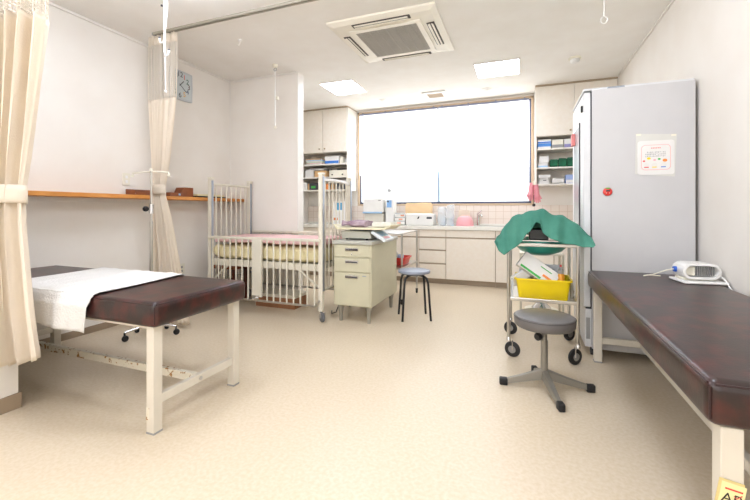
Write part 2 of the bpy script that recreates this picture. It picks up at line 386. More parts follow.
# curtain rails
def rail(x0, x1, y, label):
    r = root('curtain_rail', ((x0+x1)/2, y, H), label, 'curtain rail', 'ceiling curtain rails')
    b = B().box(x0, x1, y-.02, y+.02, H-.006, H).box(x0, x1, y-.02, y-.008, H-.022, H-.006, .001).box(x0, x1, y+.008, y+.02, H-.022, H-.006, .001)
    obj('track', b, mat('rail_grey', '#B9B3A4', .4, .5), r)
    obj('end_cap', B().box(x0-.012, x0, y-.021, y+.021, H-.024, H, .002), GREY, r)
rail(-3.30, -.4, 2.68, 'long grey ceiling curtain rail running right from the far gathered curtain')
rail(-2.6, -.4, 1.17, 'ceiling curtain rail above the near gathered curtain')

# ------------------------------------------------------------------ curtains
def lerpt(tab, z):
    tab = sorted(tab)
    if z <= tab[0][0]: return tab[0][1:]
    for a, b in zip(tab, tab[1:]):
        if z <= b[0]:
            f = (z-a[0])/(b[0]-a[0]); f = f*f*(3-2*f) if False else f
            return tuple(a[k]+(b[k]-a[k])*f for k in range(1, len(a)))
    return tab[-1][1:]
def curtain(name_label, cat, p0dir, base, tab, ztop, zlace, zbot, ztie, nf, seed, bottomrise=0):
    d = Vector(p0dir).normalized(); n = Vector((-d.y, d.x, 0)); base = Vector(base); rnd = random.Random(seed)
    ph = [rnd.uniform(0, 6.28) for _ in range(6)]
    def pos(u, z):
        c, wd, am = lerpt(tab, z)
        uu = u+.018*math.sin(2*PI*3*u+ph[0])+.012*math.sin(2*PI*7*u+ph[1])
        off = am*(math.sin(2*PI*nf*uu+ph[2]+.5*math.sin(z*2.2+ph[4]))+.35*math.sin(2*PI*nf*.43*uu+ph[3]+z*1.3))
        s = c+(u-.5)*wd+.25*am*math.sin(4*PI*nf*uu+ph[5])*.4
        return base+d*s+n*off+Vector((0, 0, z))
    def zz(u, v, a, b): return a+(b-a)*v
    r = root('curtain', (base.x+d.x*tab[0][1], base.y, 0.0), name_label, cat, 'gathered cream curtains')
    r.location = (base.x, base.y, zbot); ORG[r.name] = Vector(r.location)
    nu = nf*14
    b = B().grid(lambda u, v: pos(u, zz(u, v, zbot+bottomrise*u, zlace)), nu, 60)
    obj('drape', b, CURT, r, True, mods=[('SOLIDIFY', dict(thickness=.002))])
    b = B().grid(lambda u, v: pos(u, zz(u, v, zlace, ztop-.09)), nu*2//3, max(8, int((ztop-.09-zlace)/.018)))
    obj('lace_panel', b, LACE, r, True, mods=[('WIREFRAME', dict(thickness=.008, use_even_offset=False, use_replace=True))])
    b = B().grid(lambda u, v: pos(u, zz(u, v, ztop-.09, ztop)), nu, 5)
    obj('heading', b, CURT, r, True, mods=[('SOLIDIFY', dict(thickness=.002))])
    c, wd, am = lerpt(tab, ztie)
    def tie(u, v):
        a = 2*PI*u; k = wd/2+.012; m = am*1.3+.012
        return base+d*(c+k*math.cos(a))+n*(m*math.sin(a))+Vector((0, 0, ztie-.045+.09*v+.006*math.cos(a+1)))
    obj('tie_band', B().grid(tie, 40, 3, True), CURT, r, True, mods=[('SOLIDIFY', dict(thickness=.004))])
    return r
curtain('cream curtain with lace top, gathered by a tie, hanging beyond the left bed', 'curtain', (1, 0, 0), (-3.2, 2.68, 0),
        [(.02, .13, .42, .018), (.5, .07, .34, .017), (1.0, .0, .25, .015), (1.21, -.035, .17, .014), (1.29, -.04, .145, .014), (1.36, -.035, .17, .014), (1.6, -.015, .24, .014), (2.15, .0, .37, .014), (2.77, .0, .37, .013)],
        2.77, 2.16, .04, 1.29, 9, 3)
dn = Vector((.93, .35, 0)).normalized()
curtain('cream curtain with lace top, gathered by a tie, hanging at the near left corner', 'curtain', dn, (-2.455, 1.12, 0),
        [(.27, .03, .40, .05), (.6, .0, .36, .048), (1.0, -.02, .31, .042), (1.17, -.02, .29, .036), (1.35, -.01, .32, .042), (2.05, .03, .41, .055), (2.78, .04, .42, .055)],
        2.78, 2.08, .275, 1.175, 6, 11, .08)

# ------------------------------------------------------------------ left wall: shelf, clock, switch
r = root('wall_shelf', (XL, 2.66, 1.20), 'long orange wood shelf running along the left wall', 'shelf')
obj('board', B().box(XL, -3.36, YN, PY0, 1.207, 1.243, .004), SHELFW, r)
obj('bracket_strip', B().box(XL, XL+.02, YN+.02, PY0-.02, 1.17, 1.207, .002), TRIMW, r)
b = B(); b.box(-3.52, -3.40, 2.55, 2.80, 1.243, 1.253, .002); b.box(-3.52, -3.51, 2.55, 2.80, 1.253, 1.30, .002); b.box(-3.52, -3.40, 2.55, 2.56, 1.253, 1.29, .002); b.box(-3.41, -3.40, 2.57, 2.80, 1.253, 1.272, .002)
r = root('wooden_tray', (-3.46, 2.68, 1.243), 'open brown wooden tray on the wall shelf, left of the gathered curtain', 'tray')
obj('tray', b, BROWN, r); obj('slip', B().box(-3.5, -3.42, 2.6, 2.72, 1.254, 1.262, .002), FLORAL, r)
r = root('desk_organizer', (-3.45, 3.12, 1.243), 'brown wooden organiser box with a raised end, on the wall shelf right of the curtain', 'organiser')
obj('low_box', B().box(-3.53, -3.41, 2.95, 3.10, 1.243, 1.285, .003), BROWN, r)
obj('raised_holder', B().prism([(3.10, 1.243), (3.25, 1.243), (3.25, 1.345), (3.13, 1.345), (3.10, 1.285)], 'x', -3.53, -3.41, .002), BROWN, r)
obj('clasp', B().box(-3.412, -3.402, 3.055, 3.075, 1.255, 1.275, .002), LBLUE, r)
r = root('file_stack', (-3.47, 3.5, 1.243), 'flat yellow folder lying over a black one on the wall shelf by the crib', 'folder')
obj('lower_folder', B().box(-3.56, -3.38, 3.30, 3.72, 1.243, 1.258, .003), BLACKM, r)
obj('upper_folder', B().box(-3.56, -3.39, 3.29, 3.70, 1.258, 1.28, .006), CRM, r)
def wl(y, z, x=XL): return frameM((x, y, z), (0, 1, 0), (0, 0, 1))
cyk, czk = 3.225, 2.503
r = root('wall_clock', (XL, cyk, czk-.165), 'square pale wall clock with coloured numerals high on the left wall', 'clock')
tt = bmesh.new()
obj('clock_case', B().prism([(cyk+.175*c_[0], czk+.165*c_[1]) for c_ in ((-1, -1), (-.5, -1.0), (.5, -1.0), (1, -.97), (1.0, -.5), (1.03, 0), (1.0, .5), (1, .97), (.5, 1), (-.5, 1), (-1, .97), (-1.03, 0))], 'x', XL, XL+.03, .006), mat('clock_silver', '#C9CDD0', .3, .3), r)
obj('clock_face', B().box(XL+.0295, XL+.032, cyk-.15, cyk+.15, czk-.142, czk+.142), mat('clock_face', '#CFD6D6', .4), r)
cols = [DARKG, RED, DGREEN, DBROWN, mat('slate', '#4A5A78', .5), mat('amber', '#E8B04A', .5), DARKG, DGREEN, DBROWN, DARKG, RED, DARKG]
for k in range(12):
    a = PI/2-k*PI/6; sx = 1.15
    rr = .112 if k % 3 else .115
    text('numeral', str(12 if k == 0 else k), .078, wl(cyk+rr*math.cos(a)*1.05, czk+rr*math.sin(a)*1.0, XL+.0325), cols[k], r)
def hand(a, L, w_):
    M = frameM((XL+.036, cyk, czk), (0, math.cos(a), math.sin(a)), (0, -math.sin(a), math.cos(a))); return B().box(-.015, L, -w_, w_, 0, .002, 0, M)
obj('hour_hand', hand(math.radians(48), .07, .004), DARKG, r); obj('minute_hand', hand(math.radians(-38), .10, .003), DARKG, r)
def plate(y, z, w_, h_, nm, lb, kind):
    r = root(nm, (XL, y, z-h_/2), lb, kind)
    obj('cover_plate', B().box(XL, XL+.008, y-w_/2, y+w_/2, z-h_/2, z+h_/2, .003), IVORY, r)
    if kind == 'light switch':
        for q in (-1, 1): obj('rocker', B().box(XL+.008, XL+.012, y-.012, y+.012, z+q*.022-.014, z+q*.022+.014, .002), WHITEP, r)
    else:
        for q in (-1, 1): obj('socket', B().box(XL+.008, XL+.0095, y-.012, y+.012, z+q*.022-.012, z+q*.022+.012, .001), GREY, r)
plate(2.62, 1.40, .075, .12, 'light_switch', 'ivory light switch plate on the left wall above the shelf', 'light switch')
plate(3.27, .43, .08, .12, 'wall_outlet', 'ivory wall outlet low on the left wall behind the left bed', 'outlet')

# ------------------------------------------------------------------ examination beds
def bed(label, x0, x1, y0, y1, axis, legs, rust, name='examination_bed'):
    r = root(name, ((x0+x1)/2, (y0+y1)/2, 0), label, 'bed', 'brown vinyl examination beds')
    zt, zb = .655, .53
    def cush(u, v): pass
    b = B().box(x0, x1, y0, y1, zb, zt, .030, seg=5)
    m = obj('mattress', b, VINYL, r, True)
    # piped seams on the upper edges
    p = B(); e = .006
    p.tube([(x0+.018, y0+e, zt-.012), (x1-.018, y0+e, zt-.012)], .003, 6); p.tube([(x1-e, y0+.018, zt-.012), (x1-e, y1-.018, zt-.012)], .003, 6)
    p.tube([(x0+e, y0+.018, zt-.012), (x0+e, y1-.018, zt-.012)], .003, 6)
    for X, Y in ((x0+.007, y0+.007), (x1-.007, y0+.007)): p.tube([(X, Y, zb+.02), (X, Y, zt-.02)], .003, 6)
    obj('piping', p, VINYLS, m, True)
    l0x, l1x, l0y, l1y = legs; k = .05
    for X in (l0x, l1x-k):
        for Y in (l0y, l1y-k):
            lg = obj('leg', B().box(X, X+k, Y, Y+k, .008, .53, .003), BEDP, r)
            obj('foot_cap', B().box(X-.001, X+k+.001, Y-.001, Y+k+.001, 0, .01, .002), GREY, lg)
    f = B()
    for Y in (l0y, l1y-.03): f.box(l0x+.05, l1x-.05, Y+(.06 if Y == l0y and axis == 'y' else .012 if Y == l0y else -.012), Y+.03+(.06 if Y == l0y and axis == 'y' else .012 if Y == l0y else -.012), .512, .53, .002)
    for X in (l0x, l1x-.03): f.box(X+(.002 if X == l0x else -.05), X+.03+(.002 if X == l0x else -.05), l0y+.05, l1y-.05, .512, .53, .002)
    obj('bed_frame', f, BEDP, r)
    cm = (l0x+l1x)/2, (l0y+l1y)/2
    if axis == 'x':
        for X in (l0x+.01, l1x-.04): obj('end_crossbar', B().box(X, X+.03, l0y+k, l1y-k, .135, .18, .003), BEDP, r)
        obj('long_stretcher', B().box(l0x+.04, l1x-.04, cm[1]-.015, cm[1]+.015, .135, .18, .003), RUST, r, label='rust spotted long stretcher')
        bo = B().wheel((l1x-.008, cm[1]+.0, .157), (1, 0, 0), .011, .006, 12); obj('bolt', bo, STEEL, r, True)
    else:
        for Y in (l0y+.01, l1y-.04): obj('end_crossbar', B().box(l0x+k, l1x-k, Y, Y+.03, .135, .18, .003), BEDP, r)
        obj('long_stretcher', B().box(cm[0]-.015, cm[0]+.015, l0y+.04, l1y-.04, .135, .18, .003), BEDP, r)
    return r
bl = bed('long brown vinyl examination bed on cream legs at the left, partly under a white sheet', -3.53, -1.635, 1.325, 1.985, 'x', (-3.49, -1.675, 1.355, 1.96), True)
obj('rust_patch', B().box(-1.725, -1.705, 1.3535, 1.3555, .07, .13, .0008), RUST, bl)
br = bed('long brown vinyl examination bed along the right wall, numbered tag on its near leg', .455, 1.115, 1.25, 3.235, 'y', (.488, 1.085, 1.268, 3.20), False)
# sheet
sx0, sx1 = -2.93, -2.12
def sheet(u, v):
    x = sx0+(sx1-sx0)*u; x += .025*math.sin(v*5)*(.4+u)
    path = [(1.314, .475), (1.312, .60), (1.33, .655), (1.36, .664), (1.66, .663), (1.95, .664), (1.985, .656), (1.998, .60), (2.0, .5)]
    s = v*(len(path)-1); i = min(int(s), len(path)-2); f = s-i
    y = path[i][0]+(path[i+1][0]-path[i][0])*f; z = path[i][1]+(path[i+1][1]-path[i][1])*f
    wob = .004*math.sin(14*u+3*v)+.003*math.sin(31*u+9*v)
    if v < .22: y -= .006+abs(wob)*2*(1-v/.22)+.010*(1-v/.22)*(1+math.sin(u*11)); 
    if v > .8: y += .004+abs(wob)
    if .2 < v < .8: z += abs(wob)*.8
    if v < .1: z += .03*(1-u)*(1-v*10)*0 + .01*math.sin(u*4)
    x += (1.6-y)*.06
    return Vector((x, y, z))
o = obj('bed_sheet', B().grid(sheet, 60, 64), SHEET, None, True, mods=[('SOLIDIFY', dict(thickness=.003, offset=1))]); tag(o, 'white towelling sheet draped across the left examination bed', 'sheet')
# IV pole
ivx, ivy = -3.02, 2.42
r = root('drip_stand', (ivx, ivy, 0), 'chrome drip stand on casters between the left bed and the gathered curtain', 'drip stand')
obj('pole', B().tube([(ivx, ivy, .08), (ivx, ivy, 1.0)], .013).tube([(ivx, ivy, 1.0), (ivx, ivy, 1.45)], .009), STEEL, r, True)
hb = obj('hanger_bar', B().tube([(ivx-.19, ivy-.03, 1.40), (ivx-.185, ivy-.03, 1.425), (ivx, ivy, 1.435), (ivx+.17, ivy+.03, 1.425), (ivx+.175, ivy+.03, 1.40)], .007), IVORY, r, True)
for sgn in (-1, 1): obj('hanger_tip', B().lathe([(0, -.012), (.013, -.008), (.013, .01), (0, .014)], (ivx+(-.19 if sgn < 0 else .175), ivy+sgn*.03, 1.40), 12), IVORY, hb, True)
obj('top_cap', B().lathe([(0, -.01), (.014, -.008), (.014, .008), (0, .014)], (ivx, ivy, 1.45), 14), IVORY, r, True)
obj('collar', B().tube([(ivx, ivy, 1.07), (ivx, ivy, 1.15)], .019), CHROME, r, True)
obj('clamp_knob', B().wheel((ivx-.055, ivy-.01, 1.11), (1, .15, 0), .024, .03, 16).tube([(ivx-.05, ivy, 1.11), (ivx, ivy, 1.11)], .006), BLACK, r, True)
for k in range(5):
    a = math.radians(248+72*k); ex, ey = ivx+.2*math.cos(a), ivy+.2*math.sin(a)
    lg = obj('base_leg', B().tube([(ivx, ivy, .10), ((ivx+ex)/2, (ivy+ey)/2, .095), (ex, ey, .075)], .011), CHROME, r, True)
    obj('caster', B().wheel((ex+.006, ey, .027), (math.sin(a), -math.cos(a), 0), .026, .022).tube([(ex, ey, .075), (ex, ey, .045)], .008), BLACK, lg, True)

# ------------------------------------------------------------------ crib
X0, X1, Y0, Y1 = -3.25, -1.85, 3.34, 3.99
r = root('hospital_crib', ((X0+X1)/2, (Y0+Y1)/2, 0), 'cream metal hospital crib with barred sides and raised ends', 'crib')
def post(x, y, zt):
    p = obj('post', B().box(x-.022, x+.022, y-.022, y+.022, .10, zt, .004), CREAM, r)
    obj('track', B().box(x+.022, x+.030, y-.012, y+.012, .3, zt-.02, .001), ALU, p)
    obj('post_cap', B().box(x-.026, x+.032, y-.026, y+.026, zt, zt+.018, .004), IVORY, p)
    obj('caster', B().wheel((x+.02, y-.02, .048), (.6, .8, 0), .048, .028).tube([(x, y, .11), (x, y, .07)], .012), GREYR, p, True)
    obj('caster_fork', B().box(x-.002, x+.006, y-.03, y+.01, .035, .09, .002).box(x+.034, x+.040, y-.03, y+.01, .035, .09, .002).box(x-.002, x+.04, y-.028, y+.008, .083, .09, .002), CHROME, p)
for x in (X0, X1):
    for y in (Y0, Y1): post(x, y, 1.45)
for x in (X0, X1):
    g = 'end_rail'
    e = B()
    if x == X0: e.tube([(x, Y0+.022, 1.39), (x, Y1-.022, 1.39)], .014)
    else: e.tube([(x, Y0+.022, 1.39), (x, Y0+.10, 1.405), (x, (Y0+Y1)/2, 1.41), (x, Y1-.10, 1.405), (x, Y1-.022, 1.39)], .016)
    obj('end_top_rail', e, CREAM if x == X0 else WHITEP, r, True)
    obj('end_lower_rail', B().tube([(x, Y0+.022, .30), (x, Y1-.022, .30)], .012), CREAM, r, True)
    for k in range(7):
        y = Y0+(k+1)*(Y1-Y0)/8; zt = 1.39
        obj('end_bar', B().tube([(x, y, .30), (x, y, zt)], .0075, 8), CREAM, r, True)
for y, zt, zb, near in ((Y0-.03, .80, .15, True), (Y1+.03, .83, .17, False)):
    if near: obj('side_top_rail', B().box(X0-.005, X1+.005, y-.013, y+.013, zt-.014, zt+.014, .005), CREAM, r)
    else: obj('side_top_rail', B().box(X0-.005, X1+.005, y-.013, y+.013, zt-.014, zt+.014, .005), CREAM, r)
    obj('side_lower_rail', B().tube([(X0, y, zb+.02), (X0+.03, y, zb), (X1-.06, y, zb), (X1-.02, y, zb+.025), (X1-.005, y, zb+.06)], .011), STEEL, r, True)
    n = 17
    for k in range(n):
        x = X0+.06+k*(X1-X0-.12)/(n-1)
        if near and abs(x-(-2.60)) < .075: continue
        obj('side_bar', B().tube([(x, y, zb), (x, y, zt)], .0085 if near else .007, 8), CREAM, r, True)
pn = obj('latch_panel', B().box(-2.655, -2.535, Y0-.045, Y0-.015, .19, .79, .004), CREAM, r)
obj('latch', B().box(-2.64, -2.56, Y0-.06, Y0-.045, .15, .21, .004).tube([(-2.62, Y0-.065, .17), (-2.575, Y0-.065, .19)], .01), CHROME, pn)
fr = B(); fr.box(X0+.022, X1-.022, Y0, Y0+.03, .49, .56, .003); fr.box(X0+.022, X1-.022, Y1-.03, Y1, .50, .56, .003); fr.box(X0+.03, X0+.06, Y0+.03, Y1-.03, .50, .56, .003); fr.box(X1-.06, X1-.03, Y0+.03, Y1-.03, .50, .56, .003); fr.box(X0+.06, X1-.06, Y0+.03, Y1-.03, .535, .55)
obj('mattress_base', fr, CREAM, r)
for y in (Y0+.01, Y1-.01):
    obj('brace', B().tube([(X0+.03, y, .33), (X0+.27, y, .52)], .012, 8), CREAM, r, True)
    obj('brace', B().tube([(X1-.03, y, .33), (X1-.30, y, .52)], .012, 8), CREAM, r, True)
def pad(x0, x1, y0, y1, z0, z1, am, seed):
    rd = random.Random(seed); P = [(rd.uniform(4, 16), rd.uniform(4, 16), rd.uniform(0, 6)) for _ in range(5)]
    b = B(); t = bmesh.new(); bmesh.ops.create_cube(t, size=1)
    bmesh.ops.subdivide_edges(t, edges=t.edges[:], cuts=18, use_grid_fill=True)
    for v in t.verts:
        c = v.co; ex = 1-max(0, abs(c.x)*2-.94)*.3; ez = 1-.5*max(0, max(abs(c.x), abs(c.y))*2-.9)*3
        x = (x0+x1)/2+c.x*(x1-x0); y = (y0+y1)/2+c.y*(y1-y0)*(1-.25*max(0, abs(c.z)*2-.7)); z = (z0+z1)/2+c.z*(z1-z0)*ez
        wob = sum(math.sin(a*x*2+b_*y*2+p+z*40) for a, b_, p in P)*am/5
        v.co = Vector((x+wob*.5, y+wob*.6, z+wob))
    return b._merge(t)
o = obj('crib_mattress', pad(X0+.03, X1-.03, Y0+.02, Y1-.02, .565, .715, .012, 2), CRM, None, True); tag(o, 'cream crib mattress in a crumpled cover, lying in the hospital crib', 'mattress')
o = obj('crib_quilt', pad(X0+.04, X1-.04, Y0+.03, Y1-.03, .738, .805, .008, 5), PINKQ, None, True); tag(o, 'pale pink quilt spread on the crib mattress', 'quilt')
# wooden stool and boxes beneath the crib
r = root('wooden_stool', (-3.28, 3.72, 0), 'dark brown wooden stool standing under the crib', 'stool')
obj('seat', B().box(-3.46, -3.12, 3.58, 3.88, .40, .445, .01), BROWN, r)
for x in (-3.43, -3.19):
    for y in (3.61, 3.81): obj('leg', B().box(x, x+.045, y, y+.045, 0, .40, .005), DBROWN, r)
obj('stretcher', B().box(-3.385, -3.19, 3.62, 3.645, .18, .22, .003), DBROWN, r)
r = root('storage_box', (-2.62, 3.72, 0), 'low brown box with a white lid on the floor under the crib', 'box')
obj('box', B().box(-2.86, -2.34, 3.62, 3.90, 0, .12, .005), mat('box_brown', '#9A6A48', .6), r)
obj('lid', B().box(-2.87, -2.33, 3.61, 3.91, .12, .155, .005), CREAM, r)
# ------------------------------------------------------------------ desk cabinet
x0, x1, y0, y1 = -1.735, -1.335, 3.385, 4.17
r = root('drawer_cabinet', ((x0+x1)/2, (y0+y1)/2, 0), 'grey cream steel drawer cabinet on short legs beside the crib', 'cabinet')
obj('body', B().box(x0, x1, y0, y1, .165, .765, .006), CREAMD, r)
obj('top_panel', B().box(x0-.012, x1+.012, y0-.015, y1+.01, .765, .80, .006), mat('cab_top_grey', '#B9B7AC', .4), r)
for z0, z1 in ((.645, .755), (.50, .635), (.175, .49)):
    d = obj('drawer', B().box(x0+.012, x1-.012, y0-.012, y0, z0, z1, .004), CREAMD, r)
    zc = z1-.035
    obj('handle', B().box(x0+.13, x1-.13, y0-.02, y0-.012, zc-.016, zc+.012, .003), CHROME, d)
    obj('handle_recess', B().box(x0+.14, x1-.14, y0-.0215, y0-.02, zc-.010, zc, .0005), DARKG, d)
obj('lock', B().wheel((x0+.2, y0-.014, .672), (0, 1, 0), .008, .006, 14), CHROME, r, True)
obj('name_plate', B().box(x1-.09, x1-.05, y0-.0135, y0-.012, .462, .472), ALU, r)
for x in (x0+.05, x1-.05):
    for y in (y0+.06, y1-.06): obj('leg', B().lathe([(.015, 0), (.017, .01), (.02, .09), (.034, .155), (.036, .166), (0, .166)], (x, y, 0), 16), mat('leg_grey', '#A7A49A', .35, .5), r, True)
# scale
r = root('baby_scale', (-1.52, 3.64, .80), 'grey electronic baby scale with a tilted display panel on the drawer cabinet', 'scale')
obj('housing', B().prism([(-1.70, .815), (-1.38, .815), (-1.40, .885), (-1.67, .895), (-1.715, .885)], 'y', 3.50, 3.80, .006), mat('scale_grey', '#B9B6A6', .4), r)
M = Matrix.Translation((-1.305, 3.62, .845)) @ Matrix.Rotation(.55, 4, 'Y')
p = obj('display_panel', B().box(-.085, .085, -.13, .13, -.02, .012, .006, M), mat('panel_pale', '#DCE3E6', .3), r)
obj('screen', B().box(-.05, .02, -.09, .09, .012, .014, .0005, M), LBLUE, p)
obj('keys', B().box(.035, .065, -.09, .06, .012, .015, .001, M), PINK, p)
for x in (-1.66, -1.44):
    for y in (3.53, 3.77): obj('foot', B().cyl((x, y, .80), (x, y, .818), .014, 14), BLACK, r)
obj('tray_support', B().box(-1.64, -1.45, 3.55, 3.75, .885, .905, .004), DARKG, r)
obj('weighing_tray', B().prism([(-1.79, .955), (-1.75, .906), (-1.24, .906), (-1.17, .948), (-1.17, .956), (-1.25, .926), (-1.73, .926), (-1.78, .957)], 'y', 3.47, 3.83, .002), mat('tray_cream', '#E9E0BE', .35), r)
o = obj('floral_cloth', pad(-1.72, -1.46, 3.52, 3.76, .932, .990, .022, 8), FLORAL, None, True); tag(o, 'crumpled mauve floral cloth lying on the scale tray', 'cloth')
o = obj('folded_towel', pad(-1.40, -1.20, 3.56, 3.76, .927, .975, .006, 18), cloth_mat('ivory_towel', '#F3EFE2', .1), None, True); tag(o, 'white folded towel lying at the right end of the scale tray', 'towel')
# ------------------------------------------------------------------ steel table with casters
x0, x1, y0, y1 = -1.88, -1.29, 4.25, 4.95
r = root('steel_trolley', ((x0+x1)/2, (y0+y1)/2, 0), 'slim stainless steel trolley behind the drawer cabinet and black stool', 'trolley')
obj('top_shelf', B().box(x0, x1, y0, y1, .815, .835, .006), STEEL, r); obj('lower_shelf', B().box(x0, x1, y0, y1, .41, .43, .004), STEEL, r)
for x in (x0+.012, x1-.012):
    for y in (y0+.012, y1-.012):
        lg = obj('leg', B().tube([(x, y, .06), (x, y, .815)], .012), STEEL, r, True)
        obj('caster', B().wheel((x, y, .027), (1, 0, 0), .027, .02).box(x-.014, x+.014, y-.012, y+.012, .045, .065, .002), BLACK, lg, True)
b = B(); 
def tub(b, x0, x1, y0, y1, z0, z1, taper, th=.004, rim=.01):
    t = bmesh.new(); L = []
    def ring(ins, z):
        pts = []; rad = min(.03, (x1-x0)/5)
        for cx_, cy_, a0 in ((x1-ins-rad, y1-ins-rad, 0), (x0+ins+rad, y1-ins-rad, 90), (x0+ins+rad, y0+ins+rad, 180), (x1-ins-rad, y0+ins+rad, 270)):
            for k in range(5):
                a = math.radians(a0+k*22.5); pts.append(t.verts.new((cx_+rad*math.cos(a), cy_+rad*math.sin(a), z)))
        return pts
    seq = [ring(taper+.006, z0), ring(taper, z0+.006), ring(rim, z1-.012), ring(0, z1-.012), ring(0, z1), ring(rim+th-.003, z1), ring(taper+th, z0+.01)]
    for a, c in zip(seq, seq[1:]):
        for k in range(20): t.faces.new((a[k], a[(k+1) % 20], c[(k+1) % 20], c[k]))
    t.faces.new(seq[0][::-1]); t.faces.new(seq[-1]); bmesh.ops.recalc_face_normals(t, faces=t.faces[:]); return b._merge(t)
o = obj('plastic_basket', tub(B(), -1.58, -1.31, 4.42, 4.74, .43, .52, .03), RED, None, True); tag(o, 'red plastic basket on the lower shelf of the steel trolley', 'basket')
for dx, c_, lb in ((0, PAPER, 'white packet sticking up out of the red basket, nearer the cabinet'), (.07, LBLUE, 'pale blue packet standing in the red basket, to the right')):
    o = obj('packet', B().box(-1.53+dx*1.1, -1.47+dx*1.1, 4.58, 4.64, .442, .57-dx*.4, .003), c_); tag(o, lb, 'packet', 'packets in the red basket')
# black stool
x, y = -1.03, 3.80
r = root('black_stool', (x, y, 0), 'round stool with a blue grey seat and four black tube legs', 'stool')
obj('seat', B().lathe([(0, .452), (.13, .452), (.16, .462), (.165, .475), (.158, .488), (.12, .494), (0, .496)], (x, y, 0), 40), mat('slate_seat', '#8C92A0', .4, bump=.05), r, True)
for a in (250, 342, 160, 67):
    a = math.radians(a); dx, dy = math.cos(a), math.sin(a)
    obj('leg', B().tube([(x+.06*dx, y+.06*dy, .44), (x+.11*dx, y+.11*dy, .437), (x+.15*dx, y+.15*dy, .415), (x+.165*dx, y+.165*dy, .37), (x+.198*dx, y+.198*dy, .0)], .0115), BLACKM, r, True)
obj('under_ring', B().tube([(x+.10*math.cos(k*PI/10), y+.10*math.sin(k*PI/10), .446) for k in range(20)], .007, 8, True), BLACKM, r, True)

# ------------------------------------------------------------------ kitchen counter run
CYF = 5.66; ZC = .862
def handle_groove(b, x0, x1, z): b.box(x0, x1, CYF-.004, CYF+.004, z-.008, z+.004)
def base_unit(x0, x1, label, spec, name='base_cabinet'):
    r = root(name, ((x0+x1)/2, (CYF+YB)/2, 0), label, 'cabinet', 'base cabinets under the counter')
    obj('body', B().box(x0+.001, x1-.001, CYF+.012, YB-.014, .07, ZC-.045), GAPM, r)
    obj('kickboard', B().box(x0+.001, x1-.001, CYF+.04, CYF+.055, 0, .07), KICK, r)
    for kind, a0, a1, z0, z1 in spec:
        p = obj(kind, B().box(a0+.004, a1-.004, CYF-.008, CYF+.012, z0, z1, .003), CABM, r)
        if kind != 'front_panel': obj('finger_pull', B().box(a0+.004, a1-.004, CYF-.004, CYF+.01, z1, z1+.010, .001), GAPM, p)
    return r
base_unit(-1.458, -1.05, 'base cabinet with four stacked drawers, left of the sink cabinet', [('drawer', -1.458, -1.05, .70, .80), ('drawer', -1.458, -1.05, .51, .68), ('drawer', -1.458, -1.05, .31, .49), ('drawer', -1.458, -1.05, .08, .29)])
base_unit(-1.05, -.35, 'wide sink base cabinet with one broad door below the faucet', [('front_panel', -1.05, -.35, .70, .80), ('door', -1.05, -.35, .08, .68)])
base_unit(-.35, .40, 'base cabinet right of the sink cabinet, partly hidden by the cart', [('front_panel', -.35, .40, .70, .80), ('door', -.35, .025, .08, .68), ('door', .025, .40, .08, .68)])
base_unit(.40, XR-.002, 'base cabinet behind the tall fridge by the right wall', [('front_panel', .40, XR, .70, .80), ('door', .40, XR, .08, .68)])
base_unit(-2.1, -1.458, 'base cabinet behind the steel trolley, left of the stacked drawers', [('front_panel', -2.1, -1.458, .70, .80), ('door', -2.1, -1.458, .08, .68)])
base_unit(-2.85, -2.1, 'base cabinet seen through the crib bars', [('drawer', -2.85, -2.1, .70, .80), ('door', -2.85, -2.475, .08, .68), ('door', -2.475, -2.1, .08, .68)])
base_unit(XL+.002, -2.85, 'base cabinet in the far left corner behind the partition', [('door', XL, -2.85, .08, .80)])
r = root('countertop', (-1.2, 5.84, .805), 'long white countertop with a steel sink under the window', 'countertop')
b = B(); sx0_, sx1_ = -.62, -.08
b.box(XL+.002, sx0_, CYF-.03, YB-.014, .806, ZC, .006); b.box(sx1_, XR-.002, CYF-.03, YB-.014, .806, ZC, .006)
b.box(sx0_-.004, sx1_+.004, CYF-.03, CYF+.05, .806, ZC, .006); b.box(sx0_-.004, sx1_+.004, 5.97, YB-.014, .806, ZC, .006)
obj('worktop', b, COUNT, r)
obj('sink_rim', B().tube([(sx0_, 5.715, ZC+.002), (sx1_, 5.715, ZC+.002), (sx1_, 5.965, ZC+.002), (sx0_, 5.965, ZC+.002)], .004, 8, True), STEEL, r, True)
obj('sink_bowl', B().box(sx0_, sx1_, 5.71, 5.97, .808, .815), STEEL, r)
obj('upstand', B().box(XL+.002, XR-.002, YB-.026, YB-.013, ZC, ZC+.03, .003), COUNT, r)
r = root('faucet', (-.62, 6.0, ZC), 'chrome faucet with a lever standing at the left of the sink', 'faucet')
obj('faucet_body', B().tube([(-.62, 5.995, ZC), (-.62, 5.995, 1.0)], .022), CHROME, r, True)
obj('spout', B().tube([(-.62, 5.995, .98), (-.60, 5.95, 1.02), (-.56, 5.86, 1.03), (-.55, 5.84, 1.0)], .012), CHROME, r, True)
obj('lever', B().tube([(-.62, 5.995, 1.0), (-.63, 5.985, 1.04), (-.57, 5.95, 1.09)], [.02, .012, .009]), CHROME, r, True)
